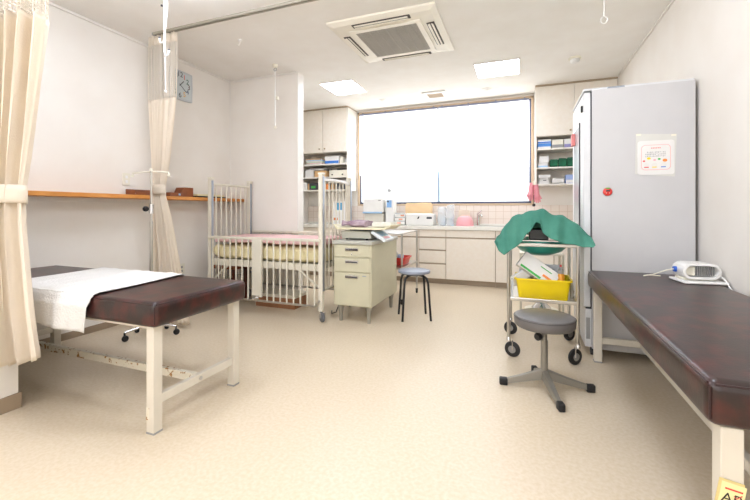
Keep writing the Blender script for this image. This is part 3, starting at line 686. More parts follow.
# ------------------------------------------------------------------ upper cabinets and open shelves
def upper(x0, x1, doors, label, knob_z, zb=2.06, zs=(1.87, 1.655, 1.44), zfloor=None, right_side=True):
    r = root('wall_cupboard', ((x0+x1)/2, (5.67+YB)/2, zb), label, 'cupboard', 'wall cupboards beside the window')
    obj('body', B().box(x0, x1, 5.69, YB-.002, zb, H-.02, .002), CABW, r)
    obj('top_strip', B().box(x0, x1, 5.665, YB-.002, H-.02, H-.001), GAPM, r)
    for a0, a1, kx in doors:
        d = obj('door', B().box(a0+.003, a1-.003, 5.67, 5.69, zb+.004, H-.024, .002), CABM, r)
        obj('knob', B().lathe([(0, 0), (.006, .0), (.006, .012), (.013, .018), (.011, .026), (0, .028)], (kx, 5.67, knob_z), 16, Matrix.Rotation(PI/2, 4, 'X')), mat('brass', '#A8906A', .3, .8), d, True)
    r2 = root('open_shelf_unit', ((x0+x1)/2, (5.67+YB)/2, zs[-1]), label.replace('wall cupboard', 'open shelf unit').replace('with doors ', 'below the cupboard '), 'shelf unit', 'open shelf units beside the window')
    zl = zs[-1]-.02
    obj('side_panel', B().box(x0, x0+.018, 5.675, YB-.014, zl, zb), CABM, r2); obj('side_panel', B().box(x1-.018, x1, 5.675, YB-.014, zl, zb), CABM, r2)
    obj('back_panel', B().box(x0+.018, x1-.018, YB-.03, YB-.014, zl, zb), CABM, r2)
    for z in zs: obj('shelf_board', B().box(x0+.018, x1-.018, 5.675, YB-.03, z-.02, z, .002), CABW, r2)
    return r2
upper(-3.58, -2.655, [(-3.58, -3.12, -3.17), (-3.12, -2.68, -3.07)], 'cream wall cupboard with doors at the left of the window', 2.12)
upper(.17, XR-.004, [(.17, .645, .60), (.645, XR-.004, .70)], 'cream wall cupboard with doors right of the window above the fridge', 2.16, zb=2.10, zs=(1.935, 1.68, 1.455))
# items on shelves ------------------------------------------------------------
YS = 5.72
def box_item(name, x0, x1, z, h, m, label, cat='box', group=None, d=.2, y=YS, stripe=None, rot=0):
    r = root(name, ((x0+x1)/2, y+d/2, z), label, cat, group)
    obj('carton', B().box(x0, x1, y, y+d, z+.0005, z+h, .003), m, r)
    if stripe: obj('printed_band', B().box(x0+.002, x1-.002, y-.0015, y, z+h*.08, z+h*.42, 0), stripe, r)
    return r
gL = 'goods on the left open shelves'
def magazines(x0, x1, z, n, label):
    ms = [PAPER, PINKQ, mat('mag_green', '#CFE3C8', .7), PAPER, LBLUE, CARD]
    for k in range(n):
        M = Matrix.Translation(((x0+x1)/2+random.uniform(-.012, .012), 5.83, z+.008+k*.0165)) @ Matrix.Rotation(random.uniform(-.12, .12), 4, 'Z')
        o = obj('magazine', B().box(-(x1-x0)/2, (x1-x0)/2, -.12, .12, -.0075, .0075, .001, M), ms[k % len(ms)])
        tag(o, label % ('lowest', 'second from the bottom', 'third from the bottom', 'fourth from the bottom', 'fifth from the bottom', 'topmost')[min(k, 5)], 'magazine', 'stacked magazines')
magazines(-3.45, -3.14, 1.87, 6, 'magazine lying in the stack on the top left open shelf, %s')
box_item('medicine_carton', -3.10, -2.84, 1.87, .13, PAPER, 'white and blue carton on the top left shelf beside magazines', 'carton', gL, stripe=BLUE)
box_item('medicine_carton', -2.82, -2.77, 1.87, .11, IVORY, 'narrow cream carton at the right of the top left shelf', 'carton', gL, stripe=None)
o = obj('plastic_bottle', B().lathe([(0, 1.8705), (.03, 1.8705), (.032, 1.88), (.032, 1.95), (.014, 1.972), (.014, 1.99), (0, 1.99)], (-2.72, 5.80, 0), 20), WHITEP, None, True); tag(o, 'small white bottle at the right end of the top left shelf', 'bottle')
for x0_, x1_, z, h, m, lb in ((-3.45, -3.02, 1.6555, .03, PAPER, 'flat'), ):
    pass
r = box_item('cardboard_box', -3.30, -3.08, 1.655, .11, CARD, 'brown cardboard box on the middle left open shelf', 'box', gL)
r = box_item('paper_box', -3.48, -3.32, 1.655, .12, PAPER, 'white paper box at the far left of the middle left shelf', 'box', gL)
for k in range(2):
    o = obj('paper_pad', B().box(-3.47+k*.05, -3.12+k*.06, 5.72, 5.92, 1.7755+k*.0145, 1.789+k*.0145, .002), PAPER if k == 0 else GREY); tag(o, ('white', 'grey')[k]+' paper pad lying flat on boxes of the middle left shelf', 'paper pad', 'paper pads on the left shelf')
r = root('file_case', (-2.84, 5.82, 1.655), 'cream document case with two black catches on the middle left shelf', 'case')
obj('case', B().box(-3.02, -2.69, 5.72, 5.92, 1.6555, 1.765, .008), IVORY, r)
for x in (-2.96, -2.77): obj('catch', B().box(x-.014, x+.014, 5.713, 5.72, 1.68, 1.70, .003), BLACKM, r)
o = obj('black_folder', B().box(-2.88, -2.69, 5.73, 5.92, 1.7655, 1.79, .006), BLACKM); tag(o, 'black folder lying on the cream document case', 'folder')
r = root('small_box', (-3.32, 5.8, 1.44), 'small dark box with a green label on the lowest left shelf', 'box')
obj('casing', B().box(-3.40, -3.22, 5.72, 5.88, 1.4405, 1.56, .005), DARKG, r); obj('label', B().box(-3.36, -3.28, 5.718, 5.72, 1.47, 1.51), GREEN, r); obj('side', B().box(-3.43, -3.40, 5.72, 5.88, 1.4405, 1.55, .003), CARD, r)
box_item('paper_box', -3.54, -3.45, 1.44, .13, WHITEP, 'white box at the left of the lowest left shelf', 'box', gL)
for k, (x, m) in enumerate(((-3.08, ORANGE), (-2.98, CARD), (-2.88, DARKG), (-2.77, DARKG))):
    o = obj('small_jar', B().lathe([(0, 1.4405), (.035, 1.4405), (.037, 1.45), (.037, 1.52), (.03, 1.53), (.03, 1.545), (0, 1.545)], (x, 5.78, 0), 18), m, None, True)
    tag(o, ('orange jar on the lowest left shelf', 'tan jar on the lowest left shelf', 'dark jar on the lowest left shelf, nearer the orange jar', 'dark jar at the right end of the lowest left shelf')[k], 'jar', 'jars on the lowest left shelf')
o = obj('paper_heap', pad(-3.04, -2.72, 5.74, 5.92, 1.553, 1.60, .008, 33), PAPER, None, True); tag(o, 'loose white paper heap lying on jars of the lowest left shelf', 'paper')
# right shelves
gR = 'goods on the right open shelves'
box_item('glove_box', .20, .37, 1.935, .075, mat('carton_blue', '#4F8FD8', .5), 'blue glove box on the top right shelf, under a white one', 'carton', gR, stripe=PAPER)
box_item('glove_box', .20, .37, 2.011, .055, PAPER, 'white glove box stacked on the blue box, top right shelf', 'carton', gR, stripe=BLUE)
box_item('glove_box', .38, .52, 1.935, .12, IVORY, 'cream glove box on the top right shelf, second from the window', 'carton', gR, stripe=GREY)
box_item('glove_box', .53, .67, 1.935, .12, PAPER, 'white glove box with purple band near the fridge, top right shelf', 'carton', gR, stripe=mat('purple', '#8C86B8', .5))
box_item('tissue_box', .20, .33, 1.68, .065, PAPER, 'white box at the bottom of the pile on the middle right shelf', 'carton', gR, stripe=LBLUE)
box_item('tissue_box', .22, .34, 1.746, .09, PAPER, 'white box with a blue side on top of the middle right shelf pile', 'carton', gR)
for k, x in enumerate((.405, .51, .615)):
    o = obj('bandage_roll', pad(x-.047, x+.047, 5.72, 5.86, 1.6875, 1.79+.01*k, .004, 40+k), DGREEN, None, True)
    tag(o, ('leftmost', 'middle', 'rightmost')[k]+' of three dark green cloth bundles on the middle right shelf', 'cloth bundle', 'green cloth bundles')
r = root('white_carton', (.285, 5.8, 1.455), 'open white carton on the lowest right shelf by the window', 'carton')
obj('carton', tub(B(), .21, .36, 5.72, 5.88, 1.4555, 1.56, .002), PAPER, r); obj('flap', B().box(.21, .36, 5.71, 5.722, 1.54, 1.58, .001), PAPER, r); obj('slot', B().box(.27, .31, 5.718, 5.7205, 1.50, 1.51), DARKG, r)
o = obj('plastic_bag', pad(.38, .53, 5.73, 5.86, 1.463, 1.53, .012, 52), PAPER, None, True); tag(o, 'crumpled pale bag on the lowest right shelf between two boxes', 'bag')
box_item('blue_carton', .55, .67, 1.455, .12, mat('carton_pblue', '#9FB4E0', .5), 'pale blue carton on the lowest right shelf next to the fridge', 'carton', gR, stripe=PAPER)

# ------------------------------------------------------------------ counter items
r = root('label_printer', (-2.23, 5.82, ZC), 'tall white printer with a pale blue front edge on the counter', 'printer')
obj('lower_body', B().box(-2.38, -2.06, 5.72, 5.98, ZC, 1.045, .01), mat('printer_beige', '#E6E0D2', .4), r)
obj('upper_body', B().box(-2.395, -2.055, 5.70, 5.98, 1.06, 1.285, .012), WHITEP, r)
obj('blue_edge', B().box(-2.40, -2.07, 5.695, 5.71, 1.045, 1.072, .003), LBLUE, r); obj('paper_slot', B().box(-2.36, -2.08, 5.715, 5.97, 1.045, 1.06), GREY, r)
obj('badge', B().box(-2.13, -2.09, 5.697, 5.70, 1.245, 1.26), GREY, r)
r = root('leaflet_box', (-2.82, 5.82, ZC), 'white upright box with a blue square label, seen through the crib end bars', 'box')
obj('box', B().box(-2.97, -2.68, 5.76, 5.88, ZC, 1.24, .006), WHITEP, r); obj('label', B().box(-2.90, -2.80, 5.757, 5.76, 1.10, 1.22), mat('label_blue', '#5CB0DC', .5), r); obj('lower_label', B().box(-2.95, -2.88, 5.757, 5.76, .93, .97), ORANGE, r)
r = root('soap_dispenser', (-1.96, 5.84, ZC), 'white upright dispenser with a blue panel, right of the printer', 'dispenser')
obj('body', B().box(-2.035, -1.895, 5.76, 5.92, ZC, 1.27, .01), WHITEP, r); obj('panel', B().box(-2.01, -1.93, 5.757, 5.76, 1.14, 1.255, .002), mat('panel_blue', '#8DBAEA', .4), r); obj('panel_mark', B().wheel((-1.99, 5.755, 1.235), (0, 1, 0), .016, .004, 16), DARKG, r)
r = root('clamp_lamp', (-2.0, 5.97, ZC), 'small grey lamp head on a stem rising behind the dispenser against the window', 'lamp')
obj('stem', B().tube([(-2.0, 5.96, ZC), (-2.0, 5.96, 1.34), (-2.02, 5.96, 1.40)], .007).lathe([(0, 0), (.04, 0), (.04, .01), (0, .012)], (-2.0, 5.96, ZC), 20), GREY, r, True); obj('head', B().lathe([(0, -.03), (.03, -.02), (.035, .02), (0, .03)], (-2.04, 5.96, 1.42), 16), GREY, r, True)
r = root('drawer_tray', (-1.79, 5.83, ZC), 'small clear plastic drawer chest with orange labels on the counter', 'drawer chest')
obj('case', B().box(-1.87, -1.70, 5.74, 5.93, ZC, 1.05, .006), CLEAR, r)
for k in range(3):
    d = obj('drawer', B().box(-1.865, -1.705, 5.728, 5.74, .874+k*.058, .92+k*.058, .003), WHITEP, r); obj('label', B().box(-1.83+.03*k, -1.77+.03*k, 5.7255, 5.728, .888+k*.058, .908+k*.058), mat('label_orange', '#F3A27A', .6), d)
o = obj('paper_bag', pad(-1.76, -1.32, 5.955, 5.985, ZC+.001, 1.215, .006, 60), PAPERT, None, True); tag(o, 'tan paper bag standing against the window behind the white device', 'paper bag')
r = root('desktop_device', (-1.46, 5.80, ZC), 'white desktop device with a dark display and a black mark on the counter', 'device')
obj('body', B().box(-1.68, -1.245, 5.70, 5.90, ZC, 1.045, .025, seg=4), WHITEP, r, True); obj('display', B().box(-1.35, -1.27, 5.698, 5.701, .965, .995), DARKG, r)
obj('mark', B().prism([(-1.50, .965), (-1.475, .965), (-1.46, 1.0), (-1.48, 1.0)], 'y', 5.697, 5.701), BLACKM, r)
for k, (a, c_, zt, lb) in enumerate(((-1.19, -1.08, 1.14, 'clear plastic bag standing beside the white device'), (-1.06, -.96, 1.17, 'clear plastic bag standing beside the pink bowl'))):
    o = obj('plastic_bag', pad(a, c_, 5.75, 5.88, ZC+.01, zt, .014, 70+k), CLEAR, None, True); tag(o, lb, 'bag', 'plastic bags on the counter')
    o = obj('supply_bottle', B().lathe([(0, ZC), (.03, ZC), (.03, .97), (.012, .99), (.012, 1.01), (0, 1.01)], ((a+c_)/2, 5.935, 0), 18), LBLUE, None, True); tag(o, 'pale blue bottle behind the plastic bag '+('beside the white device', 'beside the pink bowl')[k], 'bottle', 'blue bottles')
o = obj('pink_bowl', B().lathe([(.128, ZC), (.132, .872), (.122, .93), (.10, .985), (.06, 1.01), (0, 1.015)], (-.80, 5.84, 0), 36), PINK, None, True); tag(o, 'pink plastic bowl turned upside down beside the faucet', 'bowl')
o = obj('sponge', pad(-.90, -.74, 5.90, 5.975, .872, 1.10, .008, 81), mat('beige_sponge', '#EBDCC6', .8), None, True); tag(o, 'beige cloth propped up behind the upturned pink bowl', 'cloth')
o = obj('yellow_sponge', pad(.52, .66, 5.78, 5.90, .872, .94, .008, 82), YELLOW, None, True); tag(o, 'yellow cloth on the counter beside the fridge', 'cloth')
# pink rubber gloves hanging from the shelf corner
r = root('rubber_gloves', (.13, 5.64, 1.1), 'pair of pink rubber gloves clipped up beside the window', 'gloves')
def glove(x, y, zt, s, parentname='glove'):
    b = B().tube([(x, y, zt), (x-.01*s, y, zt-.10), (x-.015*s, y+.004, zt-.17)], [.03, .034, .036], 12)
    for k in range(4): b.tube([(x-.015*s+(k-1.5)*.018, y, zt-.16), (x-.02*s+(k-1.5)*.022, y, zt-.25+.012*abs(k-1.5))], [.011, .008], 8)
    b.tube([(x-.03*s, y, zt-.12), (x-.07*s, y, zt-.19)], [.012, .009], 8)
    return b
obj('glove', glove(.125, 5.64, 1.47, 1), PINKR, r, True); obj('glove', glove(.175, 5.63, 1.44, -1), PINKR, r, True)
obj('clip', B().box(.135, .165, 5.60, 5.66, 1.44, 1.49, .004), IVORY, r)
obj('bulb', B().lathe([(0, -.02), (.018, -.012), (.02, .01), (.01, .02), (0, .022)], (.15, 5.62, 1.165), 16).tube([(.15, 5.62, 1.18), (.15, 5.625, 1.3)], .004, 6), BLACK, r, True)

# ------------------------------------------------------------------ fridge
r = root('tall_fridge', (.78, 3.6, 0), 'tall grey upright medical fridge with its door facing left', 'fridge')
fx0, fx1, fy0, fy1 = .49, 1.12, 3.262, 3.93
obj('cabinet', B().box(fx0, fx1, fy0, fy1, .06, 2.0, .004), FRIDGE, r)
d = obj('door', B().box(.435, .482, fy0+.008, fy1, .37, 1.985, .006), FRIDGEW, r)
obj('door_seal', B().box(.481, .491, fy0+.012, fy1-.01, .37, 1.99), DARKG, d)
obj('glass_strip', B().box(.431, .436, fy0+.22, fy1-.12, .85, 1.78, .002), mat('door_glass', '#BFD0D6', .1), d)
obj('glass_edge', B().box(.428, .434, fy0+.19, fy0+.225, .83, 1.80, .002), DARKG, d)
obj('door_handle', B().box(.422, .436, fy0+.05, fy0+.075, 1.85, 1.90, .004), BLACKM, d)
obj('lower_panel', B().box(.445, .489, fy0+.008, fy1, .07, .355, .005), FRIDGEW, r)
obj('vent_slot', B().box(.452, .478, fy0+.005, fy0+.009, .13, .29), GREY, r)
obj('panel_gap', B().box(.45, .489, fy0+.012, fy1-.01, .355, .37), DARKG, r)
obj('top_cap', B().box(.435, fx1, fy0+.02, fy1, 2.0, 2.018, .004), FRIDGEW, r)
obj('hinge', B().box(fx0+.10, fx0+.21, fy0+.0, fy0+.03, 2.0, 2.012, .003), ALU, r)
for x in (.50, 1.06):
    for y in (3.31, 3.87): obj('foot', B().wheel((x, y, .03), (1, 0, 0), .03, .03, 18), BLACK, r, True)
o = obj('wood_board', B().box(.60, 1.02, 3.50, 3.85, 2.018, 2.04, .003), mat('pale_board', '#E6DCC0', .6)); tag(o, 'thin pale board lying flat on top of the tall fridge', 'board')
# notice in clear sleeve
def fy(x, z): return frameM((x, fy0, z), (1, 0, 0), (0, 0, 1))
r = root('notice_sheet', (.887, fy0, 1.34), 'white notice with a pink rounded border in a clear sleeve on the fridge', 'notice')
SL = mat('sleeve', '#D8D6CE', .3)
obj('sleeve', B().prism([(.763, 1.36), (1.0, 1.335), (1.012, 1.632), (.769, 1.65)], 'y', fy0-.002, fy0), SL, r)
obj('tape', B().box(.77, .80, fy0-.003, fy0-.002, 1.635, 1.648).box(.98, 1.008, fy0-.003, fy0-.002, 1.62, 1.633), IVORY, r)
def rr(b, x0, x1, z0, z1, rad, y0, y1, n=5):
    pts = []
    for cx_, cz_, a0 in ((x1-rad, z1-rad, 0), (x0+rad, z1-rad, 90), (x0+rad, z0+rad, 180), (x1-rad, z0+rad, 270)):
        for k in range(n): a = math.radians(a0+k*90/(n-1)); pts.append((cx_+rad*math.cos(a), cz_+rad*math.sin(a)))
    return b.prism(pts, 'y', y0, y1)
obj('card', rr(B(), .778, .998, 1.352, 1.595, .018, fy0-.004, fy0-.002), PAPER, r)
PKL = mat('print_pink', '#F3B9B4', .6)
obj('pink_border', rr(B(), .80, .976, 1.385, 1.565, .025, fy0-.0046, fy0-.004), PKL, r); obj('inner_card', rr(B(), .804, .972, 1.389, 1.561, .022, fy0-.0052, fy0-.0046), PAPER, r)
b = B(); rd = random.Random(4)
for row in range(3):
    x = .825+.01*(row == 0)
    while x < .945:
        for q in range(3):
            if rd.random() < .8: b.box(x, x+.0065, fy0-.0056, fy0-.0052, 1.507-.014*row+q*.0035, 1.5085-.014*row+q*.0035)
        if rd.random() < .7: b.box(x+.0025, x+.0037, fy0-.0056, fy0-.0052, 1.507-.014*row, 1.516-.014*row)
        x += .0095
obj('text_lines', b, mat('print_grey', '#8A8684', .6), r)
b = B(); 
for k in range(6): b.box(.86+k*.01, .866+k*.01, fy0-.0056, fy0-.0052, 1.538, 1.545)
obj('heading_line', b, mat('print_red', '#E9705A', .6), r)
for x, z, m, s_ in ((.817, 1.45, RED, .006), (.846, 1.468, YELLOW, .009), (.881, 1.456, PINK, .007), (.908, 1.462, GREEN, .007), (.942, 1.452, ORANGE, .011)):
    obj('printed_spot', B().lathe([(0, 0), (s_, 0), (s_, .0006), (0, .0006)], (x, fy0-.0052, z), 12, Matrix.Rotation(PI/2, 4, 'X'), sx=1.3), m, r)
for x, m in ((.832, RED), (.880, YELLOW), (.933, BLUE)):
    obj('printed_figure', B().lathe([(0, 0), (.017, 0), (.017, .0003), (0, .0003)], (x, fy0-.0052, 1.42), 16, Matrix.Rotation(PI/2, 4, 'X')), mat('print_pale', '#E6E2DC', .7), r)
    obj('printed_band', B().box(x-.014, x+.014, fy0-.0058, fy0-.0052, 1.402, 1.409), m, r)
# tomato timer
r = root('kitchen_timer', (.590, fy0, 1.205), 'round red tomato shaped timer stuck on the fridge side', 'timer')
obj('timer_body', B().lathe([(0, 0), (.026, 0), (.031, .006), (.028, .015), (.016, .02), (0, .021)], (.590, fy0, 1.235), 28, Matrix.Rotation(PI/2, 4, 'X')), mat('tomato_red', '#E0392E', .3), r, True)
b = B(); 
for k in range(5):
    a = math.radians(20+k*35); b.tube([(.590, fy0-.016, 1.258), (.590+.018*math.cos(a), fy0-.018, 1.257+.008*math.sin(a))], [.005, .002], 6)
obj('leaf', b, mat('leaf_green', '#4DB848', .4), r, True)
obj('timer_screen', B().box(.578, .604, fy0-.0235, fy0-.018, 1.236, 1.247, .001), DARKG, r)
for x in (.58, .60): obj('button', B().wheel((x, fy0-.0205, 1.225), (0, 1, 0), .003, .003, 10), PAPER, r)
o = obj('pink_clip_pad', B().box(.405, .431, 3.72, 3.80, 1.66, 1.76, .004), mat('coral', '#EE8A86', .5)); tag(o, 'coral pink memo holder stuck to the fridge door', 'memo holder')

# ------------------------------------------------------------------ instrument cart with green cloth
cx0, cx1, cy0, cy1 = -.095, .372, 3.07, 3.62
r = root('instrument_cart', ((cx0+cx1)/2, (cy0+cy1)/2, 0), 'stainless instrument cart on black wheels in front of the tall fridge', 'cart')
for x in (cx0, cx1):
    for y in (cy0, cy1):
        lg = obj('post', B().tube([(x, y, .12), (x, y, .86)], .0125), STEEL, r, True)
        sx_ = (-.02 if x > .1 else .028) if y == cy0 else 0; wax = (-.65, .75, 0) if x > .1 else (.3, .95, 0)
        wh = obj('wheel', B().wheel((x+sx_, y-.02, .058), wax, .058, .026, 32), BLACK, lg, True)
        obj('hub', B().wheel((x+sx_, y-.02, .058), wax, .032, .030, 20), mat('hub_grey', '#9C9A96', .4, .4), lg, True)
        obj('wheel_fork', B().tube([(x, y, .14), (x, y-.006, .115)], .016).tube([(x, y, .125), (x+sx_, y-.05, .115), (x+sx_, y-.045, .06)], .004, 6).tube([(x+sx_, y+.006, .12), (x+sx_, y+.008, .06)], .004, 6), CHROME, lg, True)
for z, nm in ((.43, 'middle_shelf'), (.84, 'top_frame')):
    b = B()
    if z < .5: b.box(cx0+.012, cx1-.012, cy0+.012, cy1-.012, z-.004, z)
    for a in ((cx0, cx1, cy0-.008, cy0+.008), (cx0, cx1, cy1-.008, cy1+.008), (cx0-.008, cx0+.008, cy0, cy1), (cx1-.008, cx1+.008, cy0, cy1)): b.box(a[0], a[1], a[2], a[3], z-.012, z+.014, .004)
    obj(nm, b, STEEL, r)
# basin on top
o = obj('green_basin', B().lathe([(0, .745), (.07, .745), (.15, .775), (.205, .83), (.222, .856), (.240, .858), (.240, .862), (.215, .862), (.14, .79), (0, .765)], (.138, 3.32, 0), 40), TEALB, None, True); tag(o, 'teal green basin set in the top frame of the cart under the green cloth', 'basin')
b = B().box(.03, .20, 3.13, 3.40, .965+.055, .99+.055, .004)
r = root('instrument_case', (.12, 3.25, .863), 'black and chrome instrument box showing under the folds of green cloth', 'box')
obj('case', B().box(.0, .27, 3.10, 3.50, .863, .876, .003), CHROME, r); obj('device_body', B().box(.05, .185, 3.11, 3.36, .876, .955, .006), BLACKM, r)
ZTOP = None
def cloth(u, v):
    # u left to right, v front to back; piecewise profiles
    def tabf(tab, q):
        for a, b_ in zip(tab, tab[1:]):
            if q <= b_[0]:
                f = (q-a[0])/(b_[0]-a[0]); return a[1]+(b_[1]-a[1])*f
        return tab[-1][1]
    U = (0, .06, .12, .32, .44, .48, .52, .56, .64, .8, .96, 1)
    xb = list(zip(U, (-.196, -.165, -.122, .008, .068, .096, .124, .135, .189, .335, .455, .472)))
    zb = list(zip(U, (.86, .785, .765, .872, .966, 1.012, 1.0, .945, .882, .862, .832, .862)))
    V = (0, .06, .15, .28, .42, .6, .8, .95, 1)
    xt = list(zip(V, (-.19, -.168, -.128, -.07, .025, .15, .30, .41, .425)))
    zt = list(zip(V, (.865, .90, .965, 1.03, 1.082, 1.098, 1.04, .965, .93)))
    ymid = 3.19
    if v < .5:
        f = v/.5; g = math.sin(f*PI/2)
        x = tabf(xb, u)*(1-f)+tabf(xt, u)*f; z = tabf(zb, u)*(1-g)+tabf(zt, u)*g; y = 2.99+(ymid-2.99)*f**1.2
        if u < .1: y += .03*(1-u*10)
    else:
        f = (v-.5)/.5; g = 1-math.cos(f*PI/2)
        x = tabf(xt, u); z = tabf(zt, u)-g*(.22+.03*math.sin(u*6))*(1-.75*abs(2*u-1)); y = ymid+f*.46
    w = .007*math.sin(22*u+4*v)+.005*math.sin(41*u-9*v)+.004*math.sin(13*v+5*u)
    fold = .035*math.exp(-((u-.30-.1*v)/.03)**2)+.03*math.exp(-((u-.14+.06*v)/.025)**2)+.028*math.exp(-((u-.68-.16*v)/.03)**2)+.02*math.exp(-((u-.86+.1*v)/.03)**2)
    return Vector((x, y-w*.6-fold*(1-v)*.8, z+w+fold*.5*v))
o = obj('green_cloth', B().grid(cloth, 90, 60), TEAL, None, True, mods=[('SOLIDIFY', dict(thickness=.004, offset=1)), ('SUBSURF', dict(levels=1, render_levels=1))]); tag(o, 'green surgical cloth draped over the top of the instrument cart', 'cloth')
# yellow tub and contents
o = obj('yellow_tub', tub(B(), -.055, .345, 3.085, 3.40, .4305, .585, .03, rim=.012), YELLOW, None, True); tag(o, 'yellow plastic tub on the middle shelf of the instrument cart', 'tub')
r = root('gauze_carton', (.10, 3.2, .49), 'white carton with a green stripe leaning out of the yellow tub', 'carton', 'supplies in the yellow tub')
M = Matrix.Translation((.12, 3.17, .635)) @ Matrix.Scale(1.12, 4) @ Matrix.Rotation(.62, 4, 'Y') @ Matrix.Rotation(-.35, 4, 'X')
obj('carton', B().box(-.14, .12, -.03, .03, -.055, .055, .002, M), PAPER, r); obj('green_stripe', B().box(-.12, .03, -.0315, -.03, -.05, -.036, 0, M).box(-.01, .07, -.0315, -.03, .024, .03, 0, M), GREEN, r); obj('orange_stripe', B().box(.03, .11, -.0315, -.03, -.022, -.006, 0, M), ORANGE, r)
obj('end_face', B().box(-.1405, -.1395, -.028, .028, -.052, .052, 0, M), GREY, r)
r = root('gauze_carton', (-.02, 3.25, .49), 'white carton with a red corner lying at the left inside the yellow tub', 'carton', 'supplies in the yellow tub')
M = Matrix.Translation((.005, 3.22, .59)) @ Matrix.Rotation(-.55, 4, 'Y') @ Matrix.Rotation(.3, 4, 'Z')
obj('carton', B().box(-.09, .09, -.05, .05, -.03, .03, .002, M), PAPER, r); obj('red_corner', B().box(.03, .08, -.0515, -.05, -.01, .028, 0, M), RED, r)
r = root('medicine_bottle', (.265, 3.17, .46), 'bottle with an orange body and grey red cap in the yellow tub', 'bottle')
obj('bottle', B().lathe([(0, .445), (.024, .445), (.026, .46), (.026, .61), (.02, .625), (0, .625)], (.27, 3.17, 0), 20), mat('bottle_orange', '#F2A32E', .35), r, True)
obj('cap', B().lathe([(0, .625), (.02, .625), (.02, .655), (.012, .66), (.01, .675), (0, .675)], (.27, 3.17, 0), 18), GREY, r, True)
obj('nozzle', B().lathe([(0, .675), (.008, .675), (.007, .69), (0, .69)], (.27, 3.17, 0), 12), RED, r, True)
o = obj('plastic_pouch', pad(.15, .235, 3.20, 3.30, .46, .64, .01, 91), CLEAR, None, True); tag(o, 'clear crumpled plastic pouch in the yellow tub beside the orange bottle', 'pouch')
o = obj('supply_pouch', pad(-.02, .30, 3.32, 3.37, .47, .665, .008, 92), mat('pouch_grey', '#B9BDC2', .3), None, True); tag(o, 'grey plastic pouch standing at the back of the yellow tub', 'pouch')
o = obj('glass_vial', B().lathe([(0, .4305), (.012, .4305), (.012, .56), (.007, .57), (.007, .58), (0, .58)], (-.072, 3.10, 0), 14), CLEAR, None, True); tag(o, 'clear vial standing at the left of the yellow tub', 'vial')
o = obj('spray_can', B().lathe([(0, .4305), (.012, .4305), (.012, .53), (.009, .545), (.007, .57), (0, .57)], (.357-.003, 3.26, 0), 14), STEEL, None, True); tag(o, 'slim silver canister standing at the right of the yellow tub', 'canister')
# beige stand and stool base behind the cart
r = root('beige_stand', (.17, 4.12, 0), 'beige tubular frame stand behind the instrument cart', 'stand')
for x in (-.012, .355):
    for y in (3.95, 4.30): obj('leg', B().tube([(x, y, 0), (x, y, .67)], .012), CREAM, r, True)
b = B(); b.box(-.024, .367, 3.938, 4.312, .67, .69, .004); obj('top_panel', b, CREAM, r)
r = root('pedestal_base', (.178, 4.12, 0), 'pale round pedestal base with a chrome cone standing behind the grey stool', 'pedestal')
px_, py_ = .178, 4.12
obj('base_plate', B().lathe([(0, 0), (.13, 0), (.145, .07), (.14, .09), (.155, .11), (.155, .125), (.05, .135), (0, .135)], (px_, py_, 0), 36), IVORY, r, True)
obj('cone', B().lathe([(.09, .135), (.085, .145), (.05, .18), (.03, .22), (.022, .50), (0, .50)], (px_, py_, 0), 28), CHROME, r, True)
# ------------------------------------------------------------------ grey stool
x, y = .128, 2.575
r = root('swivel_stool', (x, y, 0), 'round grey vinyl swivel stool with a four spoke base', 'stool')
obj('seat', B().lathe([(0, .385), (.162, .385), (.174, .397), (.177, .43), (.170, .45), (.15, .458), (0, .462)], (x, y, 0), 48), GREYV, r, True)
obj('seat_seam', B().tube([(x+.176*math.cos(k*PI/20), y+.176*math.sin(k*PI/20), .442) for k in range(40)], .0025, 6, True), mat('seam_dark', '#4A4745', .5), r, True)
obj('column', B().tube([(x, y, .06), (x, y, .30)], .021).tube([(x, y, .30), (x, y, .385)], .017), GREYP, r, True)
obj('seat_plate', B().lathe([(0, .365), (.06, .365), (.09, .385), (0, .385)], (x, y, 0), 24), GREYP, r, True)
obj('height_knob', B().wheel((x-.035, y-.03, .325), (.7, .7, .1), .024, .03, 14), BLACK, r, True)
for tx, ty in ((-.124, 2.546), (.203, 2.312), (.401, 2.633), (.076, 2.815)):
    d = Vector((tx-x, ty-y, 0)); L = d.length; d.normalize(); M = frameM((x, y, 0), d, (-d.y, d.x, 0))
    t = bmesh.new(); V = []
    for s_, w_, za, zb_ in ((.0, .022, .065, .125), (L*.5, .019, .035, .075), (L-.03, .014, .010, .042)):
        V.append([t.verts.new(M @ Vector(q)) for q in ((s_, -w_, za), (s_, w_, za), (s_, w_*.8, zb_), (s_, -w_*.8, zb_))])
    for a, c in zip(V, V[1:]):
        for k in range(4): t.faces.new((a[k], a[(k+1) % 4], c[(k+1) % 4], c[k]))
    t.faces.new(V[0][::-1]); t.faces.new(V[-1]); bmesh.ops.recalc_face_normals(t, faces=t.faces[:])
    bmesh.ops.bevel(t, geom=t.edges[:], offset=.003, segments=2, affect='EDGES')
    lg = obj('spoke', B()._merge(t), GREYP, r, True)
    obj('end_cap', B().box(L-.04, L+.01, -.018, .018, 0, .045, .008, M, 3), BLACK, lg, True)

